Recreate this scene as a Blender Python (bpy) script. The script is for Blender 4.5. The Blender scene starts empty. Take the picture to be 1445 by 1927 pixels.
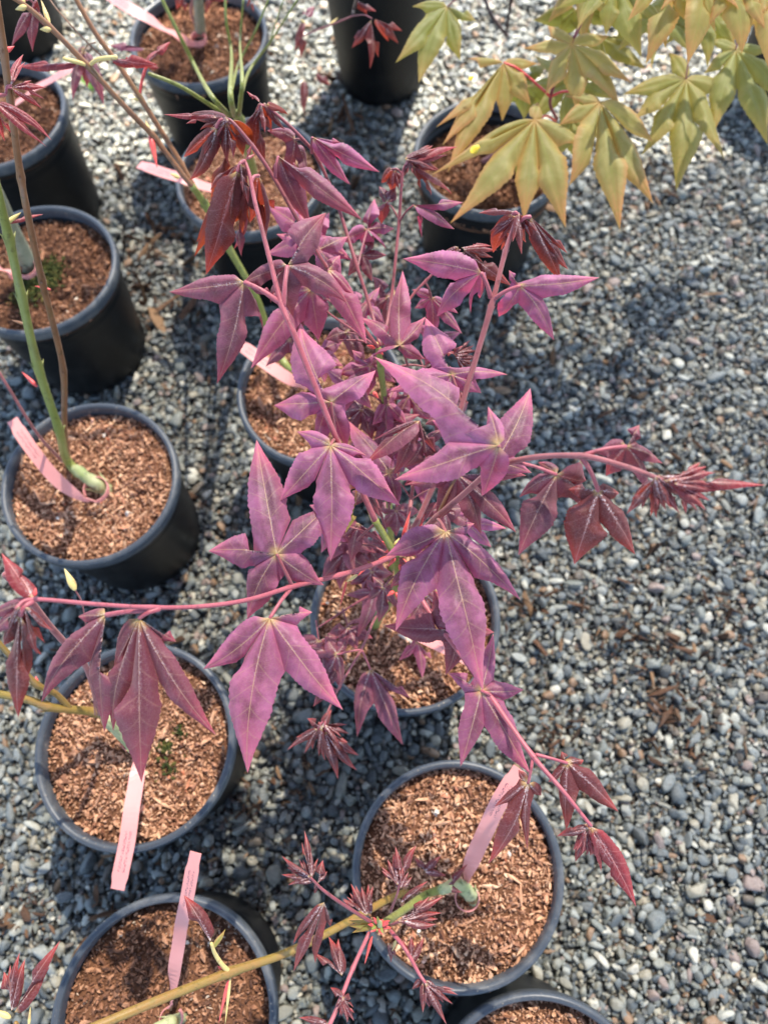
import bpy, math, random
import numpy as np
from mathutils import Vector, Matrix
random.seed(7); rng = np.random.default_rng(7)
S = bpy.context.scene
COL = S.collection

# ---------------------------------------------------------------- camera
F = 1416.2; PITCH = math.radians(69.92); ROLL = math.radians(-2.392); CAMZ = 0.792
cp, sp, cr, sr = math.cos(PITCH), math.sin(PITCH), math.cos(ROLL), math.sin(ROLL)
RIGHT = Vector((1, 0, 0)); UPV = Vector((0, sp, cp)); FWD = Vector((0, cp, -sp))
CX = cr*RIGHT + sr*UPV; CY = -sr*RIGHT + cr*UPV
cam_d = bpy.data.cameras.new('camera'); cam = bpy.data.objects.new('camera', cam_d); COL.objects.link(cam)
M = Matrix.Identity(4)
for i in range(3):
    M[i][0] = CX[i]; M[i][1] = CY[i]; M[i][2] = -FWD[i]
M[2][3] = CAMZ
cam.matrix_world = M
cam_d.sensor_fit = 'VERTICAL'; cam_d.sensor_height = 36.0; cam_d.lens = 36.0*F/1927
cam_d.clip_start = 0.02; cam_d.clip_end = 200
cam_d.dof.use_dof = True; cam_d.dof.focus_distance = 0.435; cam_d.dof.aperture_fstop = 6.6
S.camera = cam

# ---------------------------------------------------------------- light
SUN_EL, SUN_AZ = math.radians(56), math.radians(24)   # azimuth from +Y towards +X
w = bpy.data.worlds.new('World'); S.world = w; w.use_nodes = True
nt = w.node_tree; bg = nt.nodes['Background']
sky = nt.nodes.new('ShaderNodeTexSky'); sky.sky_type = 'NISHITA'; sky.sun_disc = False
sky.sun_elevation = SUN_EL; sky.sun_rotation = SUN_AZ
nt.links.new(sky.outputs[0], bg.inputs[0]); bg.inputs[1].default_value = 0.14
sd = bpy.data.lights.new('sun', 'SUN'); sd.energy = 5.0; sd.angle = math.radians(0.53); sd.color = (1, .925, .80)
so = bpy.data.objects.new('sun', sd); COL.objects.link(so)
sv = Vector((math.cos(SUN_EL)*math.sin(SUN_AZ), math.cos(SUN_EL)*math.cos(SUN_AZ), math.sin(SUN_EL)))
so.rotation_euler = sv.to_track_quat('Z', 'Y').to_euler(); so.location = sv*3
S.view_settings.view_transform = 'Standard'; S.view_settings.look = 'None'
S.view_settings.gamma = 1; S.view_settings.exposure = 2.1; S.view_settings.use_curve_mapping = False

# ---------------------------------------------------------------- helpers
def ray(px, py):
    a = (px-722.5)/F; b = -(py-963.5)/F
    return a*CX + b*CY + FWD
CAMP = Vector((0, 0, CAMZ))
def atZ(px, py, z):
    d = ray(px, py); return CAMP + d*((z-CAMZ)/d.z)
def atD(px, py, D): return CAMP + ray(px, py)*D

def obj(name, me, mat=None, parent=None, loc=None):
    o = bpy.data.objects.new(name, me); COL.objects.link(o)
    if mat is not None and not me.materials: me.materials.append(mat)
    if parent is not None: o.parent = parent
    if loc is not None: o.location = loc
    return o
def tag(o, label=None, cat=None, group=None, kind=None):
    if label: o['label'] = label
    if cat: o['category'] = cat
    if group: o['group'] = group
    if kind: o['kind'] = kind
    return o
def empty(name, loc):
    o = bpy.data.objects.new(name, None); COL.objects.link(o); o.location = loc; o.empty_display_size = .02
    return o
def mesh(name, v, f, smooth=True, org=None):
    v = np.asarray(v, float)
    if org is not None: v = v-np.asarray(org)
    me = bpy.data.meshes.new(name); me.from_pydata(v.tolist(), [], [list(map(int, q)) for q in f]); me.update()
    if smooth: me.polygons.foreach_set('use_smooth', [True]*len(me.polygons))
    return me
def attr(me, name, vals):
    a = me.attributes.new(name, 'FLOAT', 'POINT'); a.data.foreach_set('value', np.asarray(vals, np.float32))

# ---------------------------------------------------------------- materials
def newmat(name):
    m = bpy.data.materials.new(name); m.use_nodes = True
    n = m.node_tree.nodes; l = m.node_tree.links
    return m, n, l, n['Principled BSDF']
def ramp(n, stops, interp='LINEAR'):
    r = n.new('ShaderNodeValToRGB'); cr_ = r.color_ramp; cr_.interpolation = interp
    while len(cr_.elements) < len(stops): cr_.elements.new(.5)
    for e, (p, c) in zip(cr_.elements, stops): e.position = p; e.color = (*c, 1)
    return r
def attn(n, name):
    a = n.new('ShaderNodeAttribute'); a.attribute_name = name; return a
def math_(n, l, op, a, b=None, c=None):
    m = n.new('ShaderNodeMath'); m.operation = op
    for i, x in enumerate((a, b, c)):
        if x is None: continue
        if isinstance(x, (int, float)): m.inputs[i].default_value = x
        else: l.new(x, m.inputs[i])
    return m.outputs[0]
def mixc(n, l, fac, a, b, mode='MIX'):
    m = n.new('ShaderNodeMix'); m.data_type = 'RGBA'; m.blend_type = mode
    for i, x in ((0, fac), (6, a), (7, b)):
        if isinstance(x, (int, float)): m.inputs[i].default_value = x
        elif isinstance(x, tuple): m.inputs[i].default_value = (*x, 1)
        else: l.new(x, m.inputs[i])
    return m.outputs[2]
def noise(n, l, scale, detail=3, rough=.6, vec=None):
    t = n.new('ShaderNodeTexNoise'); t.inputs['Scale'].default_value = scale
    t.inputs['Detail'].default_value = detail; t.inputs['Roughness'].default_value = rough
    if vec is not None: l.new(vec, t.inputs['Vector'])
    return t
def objvec(n):
    return n.new('ShaderNodeTexCoord').outputs['Object']
def smoothstep(n, l, x, lo, hi, a=0., b=1.):
    m = n.new('ShaderNodeMapRange'); m.interpolation_type = 'SMOOTHSTEP'
    l.new(x, m.inputs[0]); m.inputs[1].default_value = lo; m.inputs[2].default_value = hi
    m.inputs[3].default_value = a; m.inputs[4].default_value = b
    return m.outputs[0]

def leaf_mat(name, dark, light, tip, vein, trans, sheen, tamt, tipamt=1., veincol2=None, rough=.5, center=(.5, .35, .12), second=.35, wine=(.27, .045, .075), hair=.35, edge=0.):
    m, n, l, b = newmat(name)
    ov = objvec(n)
    nz = noise(n, l, 90, 4, .6, ov); oi = n.new('ShaderNodeObjectInfo')
    f = math_(n, l, 'ADD', smoothstep(n, l, nz.outputs[0], .3, .7), math_(n, l, 'MULTIPLY_ADD', oi.outputs['Random'], 1.0, -.5))
    f = math_(n, l, 'MINIMUM', math_(n, l, 'MAXIMUM', f, 0.), 1.)
    eu = attn(n, 'eu').outputs['Fac']
    f = math_(n, l, 'MINIMUM', math_(n, l, 'MULTIPLY_ADD', f, .62, math_(n, l, 'MULTIPLY', smoothstep(n, l, eu, .1, 1.), .45)), 1.)
    c = mixc(n, l, f, dark, light)
    wn = math_(n, l, 'FRACT', math_(n, l, 'MULTIPLY', oi.outputs['Random'], 13.7))
    c = mixc(n, l, smoothstep(n, l, wn, .45, 1., 0., .55), c, wine)
    t = attn(n, 't').outputs['Fac']; vd = attn(n, 'vd').outputs['Fac']; s2 = attn(n, 'sv').outputs['Fac']; cd = attn(n, 'cd').outputs['Fac']
    c = mixc(n, l, smoothstep(n, l, t, .55, 1., 0., tipamt), c, tip)
    if edge: c = mixc(n, l, math_(n, l, 'MULTIPLY', smoothstep(n, l, eu, .55, 1., 0., edge), smoothstep(n, l, t, .1, .6, .35, 1.)), c, tip)
    # fine velvet speckle of pale hairs
    hz = noise(n, l, 1500, 2, .7, ov)
    c = mixc(n, l, smoothstep(n, l, hz.outputs[0], .55, .72, 0., sheen), c, (.62, .38, .46) if sheen > .1 else light)
    fr = math_(n, l, 'ABSOLUTE', math_(n, l, 'SUBTRACT', math_(n, l, 'FRACT', s2), .5))
    sm = math_(n, l, 'MULTIPLY', smoothstep(n, l, fr, .0, .07, second, 0.), smoothstep(n, l, t, .15, .35))
    c = mixc(n, l, sm, c, veincol2 or vein)
    # net of tertiary veins
    vo = n.new('ShaderNodeTexVoronoi'); vo.feature = 'DISTANCE_TO_EDGE'; vo.inputs['Scale'].default_value = 520; l.new(ov, vo.inputs['Vector'])
    c = mixc(n, l, smoothstep(n, l, vo.outputs['Distance'], .0, .12, .14, 0.), c, veincol2 or vein)
    wv = math_(n, l, 'MULTIPLY_ADD', t, -.30, .42)
    vm = n.new('ShaderNodeMath'); vm.operation = 'DIVIDE'; l.new(vd, vm.inputs[0]); l.new(wv, vm.inputs[1])
    mm = smoothstep(n, l, vm.outputs[0], .45, 1.1, .9, 0.)
    c = mixc(n, l, mm, c, vein)
    c = mixc(n, l, smoothstep(n, l, cd, .0, .10, .9, 0.), c, center)
    sp_ = noise(n, l, 210, 3, .8, ov)          # scattered brown flecks and scorched margins
    c = mixc(n, l, smoothstep(n, l, sp_.outputs[0], .70, .78, 0., .55), c, (.13, .07, .04))
    if sheen > .1:                       # woolly white hairs along the veins near the leaf base
        hb = noise(n, l, 950, 3, .8, ov)
        near = math_(n, l, 'MULTIPLY', smoothstep(n, l, vd, .3, 1.6, 1., 0.), smoothstep(n, l, t, .05, .75, 1., 0.))
        c = mixc(n, l, math_(n, l, 'MULTIPLY', smoothstep(n, l, hb.outputs[0], .50, .62), math_(n, l, 'MULTIPLY', near, hair)), c, (.74, .62, .62))
    l.new(c, b.inputs['Base Color'])
    b.inputs['Roughness'].default_value = rough; b.inputs['Sheen Weight'].default_value = .16 if sheen > .1 else .0
    b.inputs['Sheen Roughness'].default_value = .45; b.inputs['Specular IOR Level'].default_value = .35
    b.inputs['Sheen Tint'].default_value = (1, .85, .92, 1)
    bm = n.new('ShaderNodeBump'); bm.inputs['Strength'].default_value = .35; bm.inputs['Distance'].default_value = .0004
    h = math_(n, l, 'ADD', nz.outputs[0], math_(n, l, 'MULTIPLY', vo.outputs['Distance'], .8))
    h = math_(n, l, 'SUBTRACT', h, math_(n, l, 'MULTIPLY', sm, 1.)); l.new(h, bm.inputs['Height']); l.new(bm.outputs[0], b.inputs['Normal'])
    tr = n.new('ShaderNodeBsdfTranslucent'); tr.inputs[0].default_value = (*trans, 1)
    mx = n.new('ShaderNodeMixShader'); mx.inputs[0].default_value = tamt
    l.new(b.outputs[0], mx.inputs[1]); l.new(tr.outputs[0], mx.inputs[2]); l.new(mx.outputs[0], n['Material Output'].inputs[0])
    return m
LM = {
 'plum': leaf_mat('plum_leaf', (.095, .040, .068), (.46, .145, .285), (.60, .13, .22), (.46, .28, .18), (.75, .05, .11), .16, .26, .9, second=.28),
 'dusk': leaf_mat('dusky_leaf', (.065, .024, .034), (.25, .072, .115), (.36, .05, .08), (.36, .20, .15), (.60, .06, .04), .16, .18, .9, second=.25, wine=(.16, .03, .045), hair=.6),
 'young': leaf_mat('young_leaf', (.040, .009, .010), (.125, .020, .021), (.36, .035, .028), (.34, .17, .16), (.85, .10, .03), .20, .17, 1., second=.2, wine=(.10, .02, .02), hair=.9),
 'ember': leaf_mat('ember_leaf', (.09, .025, .018), (.17, .04, .025), (.3, .03, .02), (.22, .06, .04), (.62, .10, .02), .06, .24, .9, second=.2),
 'red': leaf_mat('red_bud_leaf', (.09, .012, .016), (.24, .026, .032), (.40, .03, .035), (.50, .20, .18), (.8, .06, .03), .14, .18, .8, wine=(.2, .02, .025), hair=.8),
 'gold': leaf_mat('golden_leaf', (.27, .25, .075), (.50, .43, .165), (.58, .23, .10), (.30, .36, .08), (.74, .52, .12), 0., .46, 1., (.20, .26, .05), .55, (.6, .36, .15), .4, (.42, .27, .09), edge=.65),
 'lime': leaf_mat('green_leaf', (.16, .18, .05), (.29, .29, .10), (.48, .28, .10), (.36, .42, .14), (.58, .52, .06), 0., .42, 1., (.15, .22, .04), .55, (.5, .35, .15), .4, (.36, .28, .09), edge=.35),
}
def stem_mat(name, c1, c2, c3, rough=.45, sheen=.2):
    m, n, l, b = newmat(name); ov = objvec(n)
    nz = noise(n, l, 45, 4, .6, ov); n2 = noise(n, l, 700, 3, .6, ov)
    r = ramp(n, [(.3, c1), (.55, c2), (.75, c3)]); l.new(nz.outputs[0], r.inputs[0])
    c = mixc(n, l, smoothstep(n, l, n2.outputs[0], .55, .75, 0., .22), r.outputs[0], tuple(min(1, x*1.5+.02) for x in c2))
    n4 = noise(n, l, 160, 3, .7, ov); c = mixc(n, l, smoothstep(n, l, n4.outputs[0], .56, .66, 0., .5), c, tuple(x*.45 for x in c3))
    l.new(c, b.inputs['Base Color']); b.inputs['Roughness'].default_value = rough; b.inputs['Sheen Weight'].default_value = sheen
    b.inputs['Subsurface Weight'].default_value = .0
    bm = n.new('ShaderNodeBump'); bm.inputs['Strength'].default_value = .3; bm.inputs['Distance'].default_value = .0004
    l.new(n2.outputs[0], bm.inputs['Height']); l.new(bm.outputs[0], b.inputs['Normal'])
    return m
SM = {
 'pink': stem_mat('pink_stem', (.29, .052, .070), (.38, .085, .105), (.19, .038, .045), .45, .2),
 'rose': stem_mat('rose_brown_stem', (.24, .065, .065), (.33, .095, .095), (.17, .045, .045), .45, .2),
 'maroon': stem_mat('maroon_stem', (.17, .034, .042), (.25, .052, .062), (.11, .022, .03), .45, .2),
 'green': stem_mat('green_stem', (.17, .19, .032), (.23, .24, .055), (.14, .125, .03), .4, .05),
 'brown': stem_mat('brown_stem', (.17, .075, .032), (.24, .105, .045), (.13, .09, .025), .4, .05),
 'olive': stem_mat('olive_stem', (.22, .155, .028), (.26, .14, .035), (.15, .14, .03), .4, .05),
 'pale': stem_mat('pale_graft_bark', (.22, .27, .09), (.36, .36, .18), (.12, .15, .05), .6, .1),
 'bark': stem_mat('grey_green_bark', (.18, .20, .12), (.28, .28, .19), (.13, .15, .08), .6, .05),
 'bud': stem_mat('yellow_bud', (.62, .45, .14), (.68, .52, .20), (.60, .25, .12), .5, .1),
 'redbud': stem_mat('red_bud_scale', (.62, .04, .05), (.75, .10, .08), (.5, .03, .04), .35, .1),
 'dark': stem_mat('dark_stem', (.03, .015, .015), (.05, .02, .02), (.02, .015, .015), .4, .05),
}

# black pot plastic, dusty on the shoulders
def pot_mat(name, base, rough, dust):
    m, n, l, b = newmat(name); ov = objvec(n)
    nz = noise(n, l, 30, 5, .65, ov); n2 = noise(n, l, 420, 2, .5, ov)
    f = math_(n, l, 'MULTIPLY', smoothstep(n, l, nz.outputs[0], .45, .75), dust)
    c = mixc(n, l, f, base, (.25, .235, .21))
    c = mixc(n, l, smoothstep(n, l, n2.outputs[0], .68, .74, 0., dust*2), c, (.33, .27, .2))
    l.new(c, b.inputs['Base Color'])
    rr = math_(n, l, 'MULTIPLY_ADD', nz.outputs[0], .3, rough-.15); l.new(rr, b.inputs['Roughness'])
    b.inputs['Specular IOR Level'].default_value = .32
    bm = n.new('ShaderNodeBump'); bm.inputs['Strength'].default_value = .15; bm.inputs['Distance'].default_value = .0005
    l.new(n2.outputs[0], bm.inputs['Height']); l.new(bm.outputs[0], b.inputs['Normal'])
    return m
POT = pot_mat('black_pot_plastic', (.0045, .005, .006), .46, .05)
RIM = pot_mat('sky_tinted_rim_plastic', (.052, .060, .072), .38, .42)  # blue-grey sky reflection painted into the worn, dusty rim colour

def tagmat():
    m, n, l, b = newmat('pink_tag_plastic'); 
    uv = n.new('ShaderNodeUVMap'); uv.uv_map = 'UVMap'
    sep = n.new('ShaderNodeSeparateXYZ'); l.new(uv.outputs[0], sep.inputs[0])
    u, v = sep.outputs[0], sep.outputs[1]           # v in metres along the tag from its free end, u 0..1 across
    # two rows of small smeared print, broken into letter-sized strokes
    vv = n.new('ShaderNodeCombineXYZ'); l.new(math_(n, l, 'MULTIPLY', v, 1100), vv.inputs[0]); l.new(math_(n, l, 'MULTIPLY', u, 14), vv.inputs[1])
    nz = noise(n, l, 1.0, 1, .5, vv.outputs[0])
    strokes = smoothstep(n, l, nz.outputs[0], .50, .60)
    r1 = math_(n, l, 'ABSOLUTE', math_(n, l, 'SUBTRACT', u, .36)); r2 = math_(n, l, 'ABSOLUTE', math_(n, l, 'SUBTRACT', u, .64))
    rows = math_(n, l, 'LESS_THAN', math_(n, l, 'MINIMUM', r1, r2), .085)
    ext = math_(n, l, 'MULTIPLY', math_(n, l, 'GREATER_THAN', v, .013), math_(n, l, 'LESS_THAN', v, .042))
    k = math_(n, l, 'MULTIPLY', math_(n, l, 'MULTIPLY', strokes, rows), math_(n, l, 'MULTIPLY', ext, 1.))
    ov = objvec(n); n2 = noise(n, l, 60, 3, .5, ov)
    c = mixc(n, l, n2.outputs[0], (.76, .30, .27), (.84, .38, .34))
    c = mixc(n, l, k, c, (.10, .05, .09)); l.new(c, b.inputs['Base Color'])
    b.inputs['Roughness'].default_value = .4
    tr = n.new('ShaderNodeBsdfTranslucent'); tr.inputs[0].default_value = (.85, .35, .32, 1)
    mx = n.new('ShaderNodeMixShader'); mx.inputs[0].default_value = .2
    l.new(b.outputs[0], mx.inputs[1]); l.new(tr.outputs[0], mx.inputs[2]); l.new(mx.outputs[0], n['Material Output'].inputs[0])
    return m
TAGM = tagmat()

def pebble_mat():
    m, n, l, b = newmat('pebble_stone'); oi = n.new('ShaderNodeObjectInfo'); ov = objvec(n)
    r = ramp(n, [(0, (.062, .070, .070)), (.09, (.100, .115, .118)), (.24, (.150, .165, .158)), (.40, (.20, .212, .185)), (.53, (.245, .240, .195)),
                 (.64, (.29, .30, .27)), (.74, (.33, .30, .225)), (.80, (.13, .10, .07)), (.84, (.27, .20, .17)), (.88, (.43, .42, .35)), (.93, (.54, .51, .42)), (.965, (.25, .145, .075))], 'CONSTANT')
    l.new(oi.outputs['Random'], r.inputs[0])
    add = n.new('ShaderNodeVectorMath'); add.operation = 'ADD'; l.new(ov, add.inputs[0])
    cmb = n.new('ShaderNodeCombineXYZ'); l.new(math_(n, l, 'MULTIPLY', oi.outputs['Random'], 977.), cmb.inputs[0]); l.new(cmb.outputs[0], add.inputs[1])
    nz = noise(n, l, 1.6, 5, .7, add.outputs[0]); n3 = noise(n, l, 9, 4, .7, add.outputs[0])
    v = math_(n, l, 'MULTIPLY_ADD', nz.outputs[0], 1.0, .30)
    c = mixc(n, l, 1., r.outputs[0], v, 'MULTIPLY')
    c = mixc(n, l, smoothstep(n, l, n3.outputs[0], .52, .7, 0., .35), c, (.42, .42, .38))
    l.new(c, b.inputs['Base Color']); b.inputs['Roughness'].default_value = .46; b.inputs['Specular IOR Level'].default_value = .6
    bm = n.new('ShaderNodeBump'); bm.inputs['Strength'].default_value = .25; bm.inputs['Distance'].default_value = .05
    l.new(n3.outputs[0], bm.inputs['Height']); l.new(bm.outputs[0], b.inputs['Normal'])
    return m
PEB = pebble_mat()
def ground_mat():
    m, n, l, b = newmat('gravel_ground')
    tc = n.new('ShaderNodeTexCoord').outputs['Object']
    vo = n.new('ShaderNodeTexVoronoi'); vo.inputs['Scale'].default_value = 95; l.new(tc, vo.inputs['Vector'])
    sepc = n.new('ShaderNodeSeparateColor'); l.new(vo.outputs['Color'], sepc.inputs[0])
    r = ramp(n, [(0, (.10, .085, .065)), (.3, (.16, .15, .13)), (.6, (.2, .2, .17)), (.85, (.30, .27, .22)), (1, (.40, .37, .30))]); l.new(sepc.outputs[0], r.inputs[0])
    d = smoothstep(n, l, vo.outputs['Distance'], .3, .62, 1., .15)
    c = mixc(n, l, 1., r.outputs[0], d, 'MULTIPLY'); l.new(c, b.inputs['Base Color']); b.inputs['Roughness'].default_value = .7
    bm = n.new('ShaderNodeBump'); bm.inputs['Distance'].default_value = .006; l.new(math_(n, l, 'SUBTRACT', 1., vo.outputs['Distance']), bm.inputs['Height']); l.new(bm.outputs[0], b.inputs['Normal'])
    return m
def soil_mat(name, stops, rough=.9):
    m, n, l, b = newmat(name); a = attn(n, 'rnd'); ov = objvec(n)
    r = ramp(n, stops); l.new(a.outputs['Fac'], r.inputs[0])
    nz = noise(n, l, 420, 4, .7, ov)
    c = mixc(n, l, 1., r.outputs[0], math_(n, l, 'MULTIPLY_ADD', nz.outputs[0], 1.2, .42), 'MULTIPLY')
    l.new(c, b.inputs['Base Color']); b.inputs['Roughness'].default_value = rough; b.inputs['Specular IOR Level'].default_value = .25
    bm = n.new('ShaderNodeBump'); bm.inputs['Strength'].default_value = .5; bm.inputs['Distance'].default_value = .0008
    l.new(nz.outputs[0], bm.inputs['Height']); l.new(bm.outputs[0], b.inputs['Normal'])
    return m
CHIP = soil_mat('bark_chip', [(0, (.14, .05, .022)), (.12, (.26, .120, .070)), (.33, (.46, .235, .135)), (.72, (.62, .355, .21)), (.92, (.72, .48, .31)), (.985, (.60, .17, .08)), (1, (.72, .62, .50))])
CHIPD = soil_mat('dark_bark_chip', [(0, (.06, .03, .02)), (.3, (.17, .075, .04)), (.6, (.31, .145, .078)), (.9, (.44, .235, .135)), (1, (.6, .5, .38))])  # darker set of the bark chip colours
SOIL = soil_mat('dark_soil', [(0, (.13, .058, .03)), (1, (.16, .075, .04))])
MOSS = soil_mat('moss', [(0, (.02, .03, .006)), (.6, (.055, .065, .014)), (1, (.14, .11, .03))])
LITTER = soil_mat('brown_litter', [(0, (.035, .02, .012)), (.6, (.10, .05, .028)), (1, (.20, .12, .065))], .8)

# ---------------------------------------------------------------- ground
gm = mesh('ground', [(-30, -30, 0), (30, -30, 0), (30, 30, 0), (-30, 30, 0)], [(0, 1, 2, 3)], False)
g = obj('ground', gm, ground_mat(), loc=(0, 0, -.009)); tag(g, kind='structure', label='grey gravel yard floor beneath the black nursery pots')

# unseen shade cloth added overhead to dim the sun; full sun past its edge
m, n, l, b = newmat('added_shade_cloth_mat'); b.inputs['Base Color'].default_value = (.05, .055, .05, 1); b.inputs['Roughness'].default_value = .8
tp = n.new('ShaderNodeBsdfTransparent'); mx = n.new('ShaderNodeMixShader'); mx.inputs[0].default_value = .70
l.new(tp.outputs[0], mx.inputs[1]); l.new(b.outputs[0], mx.inputs[2]); l.new(mx.outputs[0], n['Material Output'].inputs[0])
sv_, sf_ = [], []
for i in range(25):
    for j in range(9): sv_.append((-3+i*.25+.0, -1.6+j*.485+(.03*math.sin(i*1.3) if j == 8 else 0)+.05*(i-12)/12*(j == 8), .02*math.sin(i*.9)*math.sin(j*1.1)))
for i in range(24):
    for j in range(8): sf_.append((i*9+j, (i+1)*9+j, (i+1)*9+j+1, i*9+j+1))
sc_ = obj('added_shade_cloth', mesh('added_shade_cloth', sv_, sf_), m, loc=(.8, -.07, 2.3)); tag(sc_, kind='structure')

def ico(sub=2):
    import bmesh
    bm = bmesh.new(); bmesh.ops.create_icosphere(bm, subdivisions=sub, radius=1)
    v = np.array([x.co[:] for x in bm.verts]); f = [[q.index for q in p.verts] for p in bm.faces]; bm.free(); return v, f
I1v, I1f = ico(1); I2v, I2f = ico(2); I3v, I3f = ico(3)
pcol = bpy.data.collections.new('pebble_shapes')
for k in range(10):
    v = I3v.copy()
    for j in range(13):                                    # flatten a few random facets, as water-worn stones have
        d = rng.normal(size=3); d /= np.linalg.norm(d); lim = rng.uniform(.5, .88); s_ = v@d
        v -= np.outer(np.maximum(s_-lim, 0)*.9, d)
    v *= np.array([rng.uniform(.9, 1.6), rng.uniform(.7, 1.05), rng.uniform(.5, .8)])
    me = mesh('pebble', v, I3f); me.materials.append(PEB)
    pcol.objects.link(bpy.data.objects.new('pebble', me))

pts, rots, scs = [], [], []
def layer(s, z0, zj, r0, r1, x0=-1.25, x1=1.25, y0=-.72, y1=1.95):
    xs = np.arange(x0, x1, s); ys = np.arange(y0, y1, s*.87)
    X, Y = np.meshgrid(xs, ys); X[1::2] += s/2
    X = X.ravel()+rng.uniform(-.42, .42, X.size)*s; Y = Y.ravel()+rng.uniform(-.42, .42, Y.size)*s
    n_ = X.size; r = r0+(r1-r0)*rng.random(n_)**2.0
    pts.append(np.stack([X, Y, z0+zj*rng.random(n_)+(r-r0)*.15], 1)); scs.append(r)
    rots.append(np.stack([rng.normal(0, .35, n_), rng.normal(0, .35, n_), rng.uniform(0, 6.28, n_)], 1))
layer(.0100, -.009, .002, .0042, .0065)
layer(.0082, -.005, .0045, .0022, .0066)
layer(.0060, -.004, .004, .0009, .0024)
layer(.026, -.001, .0025, .0040, .0090)
P_ = np.concatenate(pts); Rr = np.concatenate(rots).astype(np.float32); Sc = np.concatenate(scs).astype(np.float32)
gv = mesh('gravel', P_, [])
a = gv.attributes.new('rot', 'FLOAT_VECTOR', 'POINT'); a.data.foreach_set('vector', Rr.ravel())
attr(gv, 'scl', Sc)
gravel = obj('gravel', gv, PEB); tag(gravel, 'rounded grey and tan pea gravel covering the yard around the pots', 'gravel', kind='stuff')
ng = bpy.data.node_groups.new('scatter_gravel', 'GeometryNodeTree')
ng.interface.new_socket('Geometry', in_out='INPUT', socket_type='NodeSocketGeometry'); ng.interface.new_socket('Geometry', in_out='OUTPUT', socket_type='NodeSocketGeometry')
N_ = ng.nodes; gi = N_.new('NodeGroupInput'); go = N_.new('NodeGroupOutput'); ip = N_.new('GeometryNodeInstanceOnPoints')
ci = N_.new('GeometryNodeCollectionInfo'); ci.inputs['Collection'].default_value = pcol; ci.inputs['Separate Children'].default_value = True; ci.inputs['Reset Children'].default_value = True
ar = N_.new('GeometryNodeInputNamedAttribute'); ar.data_type = 'FLOAT_VECTOR'; ar.inputs[0].default_value = 'rot'
asx = N_.new('GeometryNodeInputNamedAttribute'); asx.data_type = 'FLOAT'; asx.inputs[0].default_value = 'scl'
ip.inputs['Pick Instance'].default_value = True
L_ = ng.links; L_.new(gi.outputs[0], ip.inputs['Points']); L_.new(ci.outputs[0], ip.inputs['Instance']); L_.new(ar.outputs[0], ip.inputs['Rotation']); L_.new(asx.outputs[0], ip.inputs['Scale']); L_.new(ip.outputs[0], go.inputs[0])
gravel.modifiers.new('scatter', 'NODES').node_group = ng

# ---------------------------------------------------------------- chips / potting mix meshes
def rotm(n_):
    q = rng.normal(size=(n_, 4)); q /= np.linalg.norm(q, axis=1)[:, None]
    a_, b_, c_, d_ = q.T
    return np.stack([1-2*(c_*c_+d_*d_), 2*(b_*c_-a_*d_), 2*(b_*d_+a_*c_), 2*(b_*c_+a_*d_), 1-2*(b_*b_+d_*d_), 2*(c_*d_-a_*b_), 2*(b_*d_-a_*c_), 2*(c_*d_+a_*b_), 1-2*(b_*b_+c_*c_)], 1).reshape(-1, 3, 3)
I1f_np = np.array(I1f)
def scatter_mesh(name, P, size, flat=(1, .7, .45), v0=I1v, f0=I1f_np, rnd=None, jitter=.28, smooth=False):
    n_ = len(P); R = rotm(n_)
    base = v0[None]*(1+jitter*rng.normal(size=(n_, len(v0), 1)))
    asp = np.stack([np.where(rng.random(n_) < .07, 2.4, 1.)*rng.uniform(.8, 1.5, n_)*flat[0], rng.uniform(.7, 1.1, n_)*flat[1], rng.uniform(.7, 1.2, n_)*flat[2]], 1)
    base = base*asp[:, None]*np.asarray(size)[:, None, None]
    V = np.einsum('nij,nvj->nvi', R, base)+P[:, None]
    Fc = (f0[None]+(np.arange(n_)*len(v0))[:, None, None]).reshape(-1, 3)
    me = mesh(name, V.reshape(-1, 3), Fc, smooth); rv = rng.random(n_) if rnd is None else rnd
    attr(me, 'rnd', np.repeat(rv, len(v0)))
    return me
def hfield(x, y, seed):
    return .0032*np.sin(45*x+seed)*np.cos(40*y+seed*2)+.0026*np.sin(110*x+seed*3+70*y)*np.cos(95*y-60*x+seed)-.007*np.exp(-((x-.025*np.cos(seed*5))**2+(y-.03*np.sin(seed*3))**2)/.00010)-.006*np.exp(-((x+.035*np.cos(seed*2))**2+(y+.02*np.sin(seed*7))**2)/.00006)
def chips(seed, r=.0765, fine=1.):
    n_ = int(6200/fine)
    rr = r*np.sqrt(rng.random(n_)); th = rng.uniform(0, 6.283, n_); x, y = rr*np.cos(th), rr*np.sin(th)
    z = hfield(x, y, seed)+rng.uniform(-.0015, .003, n_)
    size = (.0008+.0021*rng.random(n_)**4)*fine**.5
    n2 = 60
    k = rng.integers(0, n_, n2); size[k] *= 1.5; z[k] += .0012
    z = np.where(rr > r*.93, np.minimum(z, 0.001), z)
    darker = np.clip(.5+.8*np.sin(52*x+seed*4)*np.cos(47*y-seed)+.5*np.sin(90*x-70*y+seed), 0, 1)  # damp patches darken the mix
    return scatter_mesh('bark_chips', np.stack([x, y, z], 1), size, rnd=np.clip(rng.random(n_)*(1-.38*darker)+.02, 0, 1))
CH = [chips(1.), chips(2.3), chips(4.1), chips(5.7)]
def soil_disc(seed, r=.0772):
    v, f = [], []; nr, na = 14, 40
    for i in range(nr+1):
        for j in range(na):
            rr = r*i/nr; t = 2*math.pi*j/na; x, y = rr*math.cos(t), rr*math.sin(t); v.append((x, y, float(hfield(x, y, seed))-.0012 if i < nr else -.004))
    for i in range(nr):
        for j in range(na): f.append((i*na+j, (i+1)*na+j, (i+1)*na+(j+1) % na, i*na+(j+1) % na))
    return mesh('potting_soil', v, f)
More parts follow.
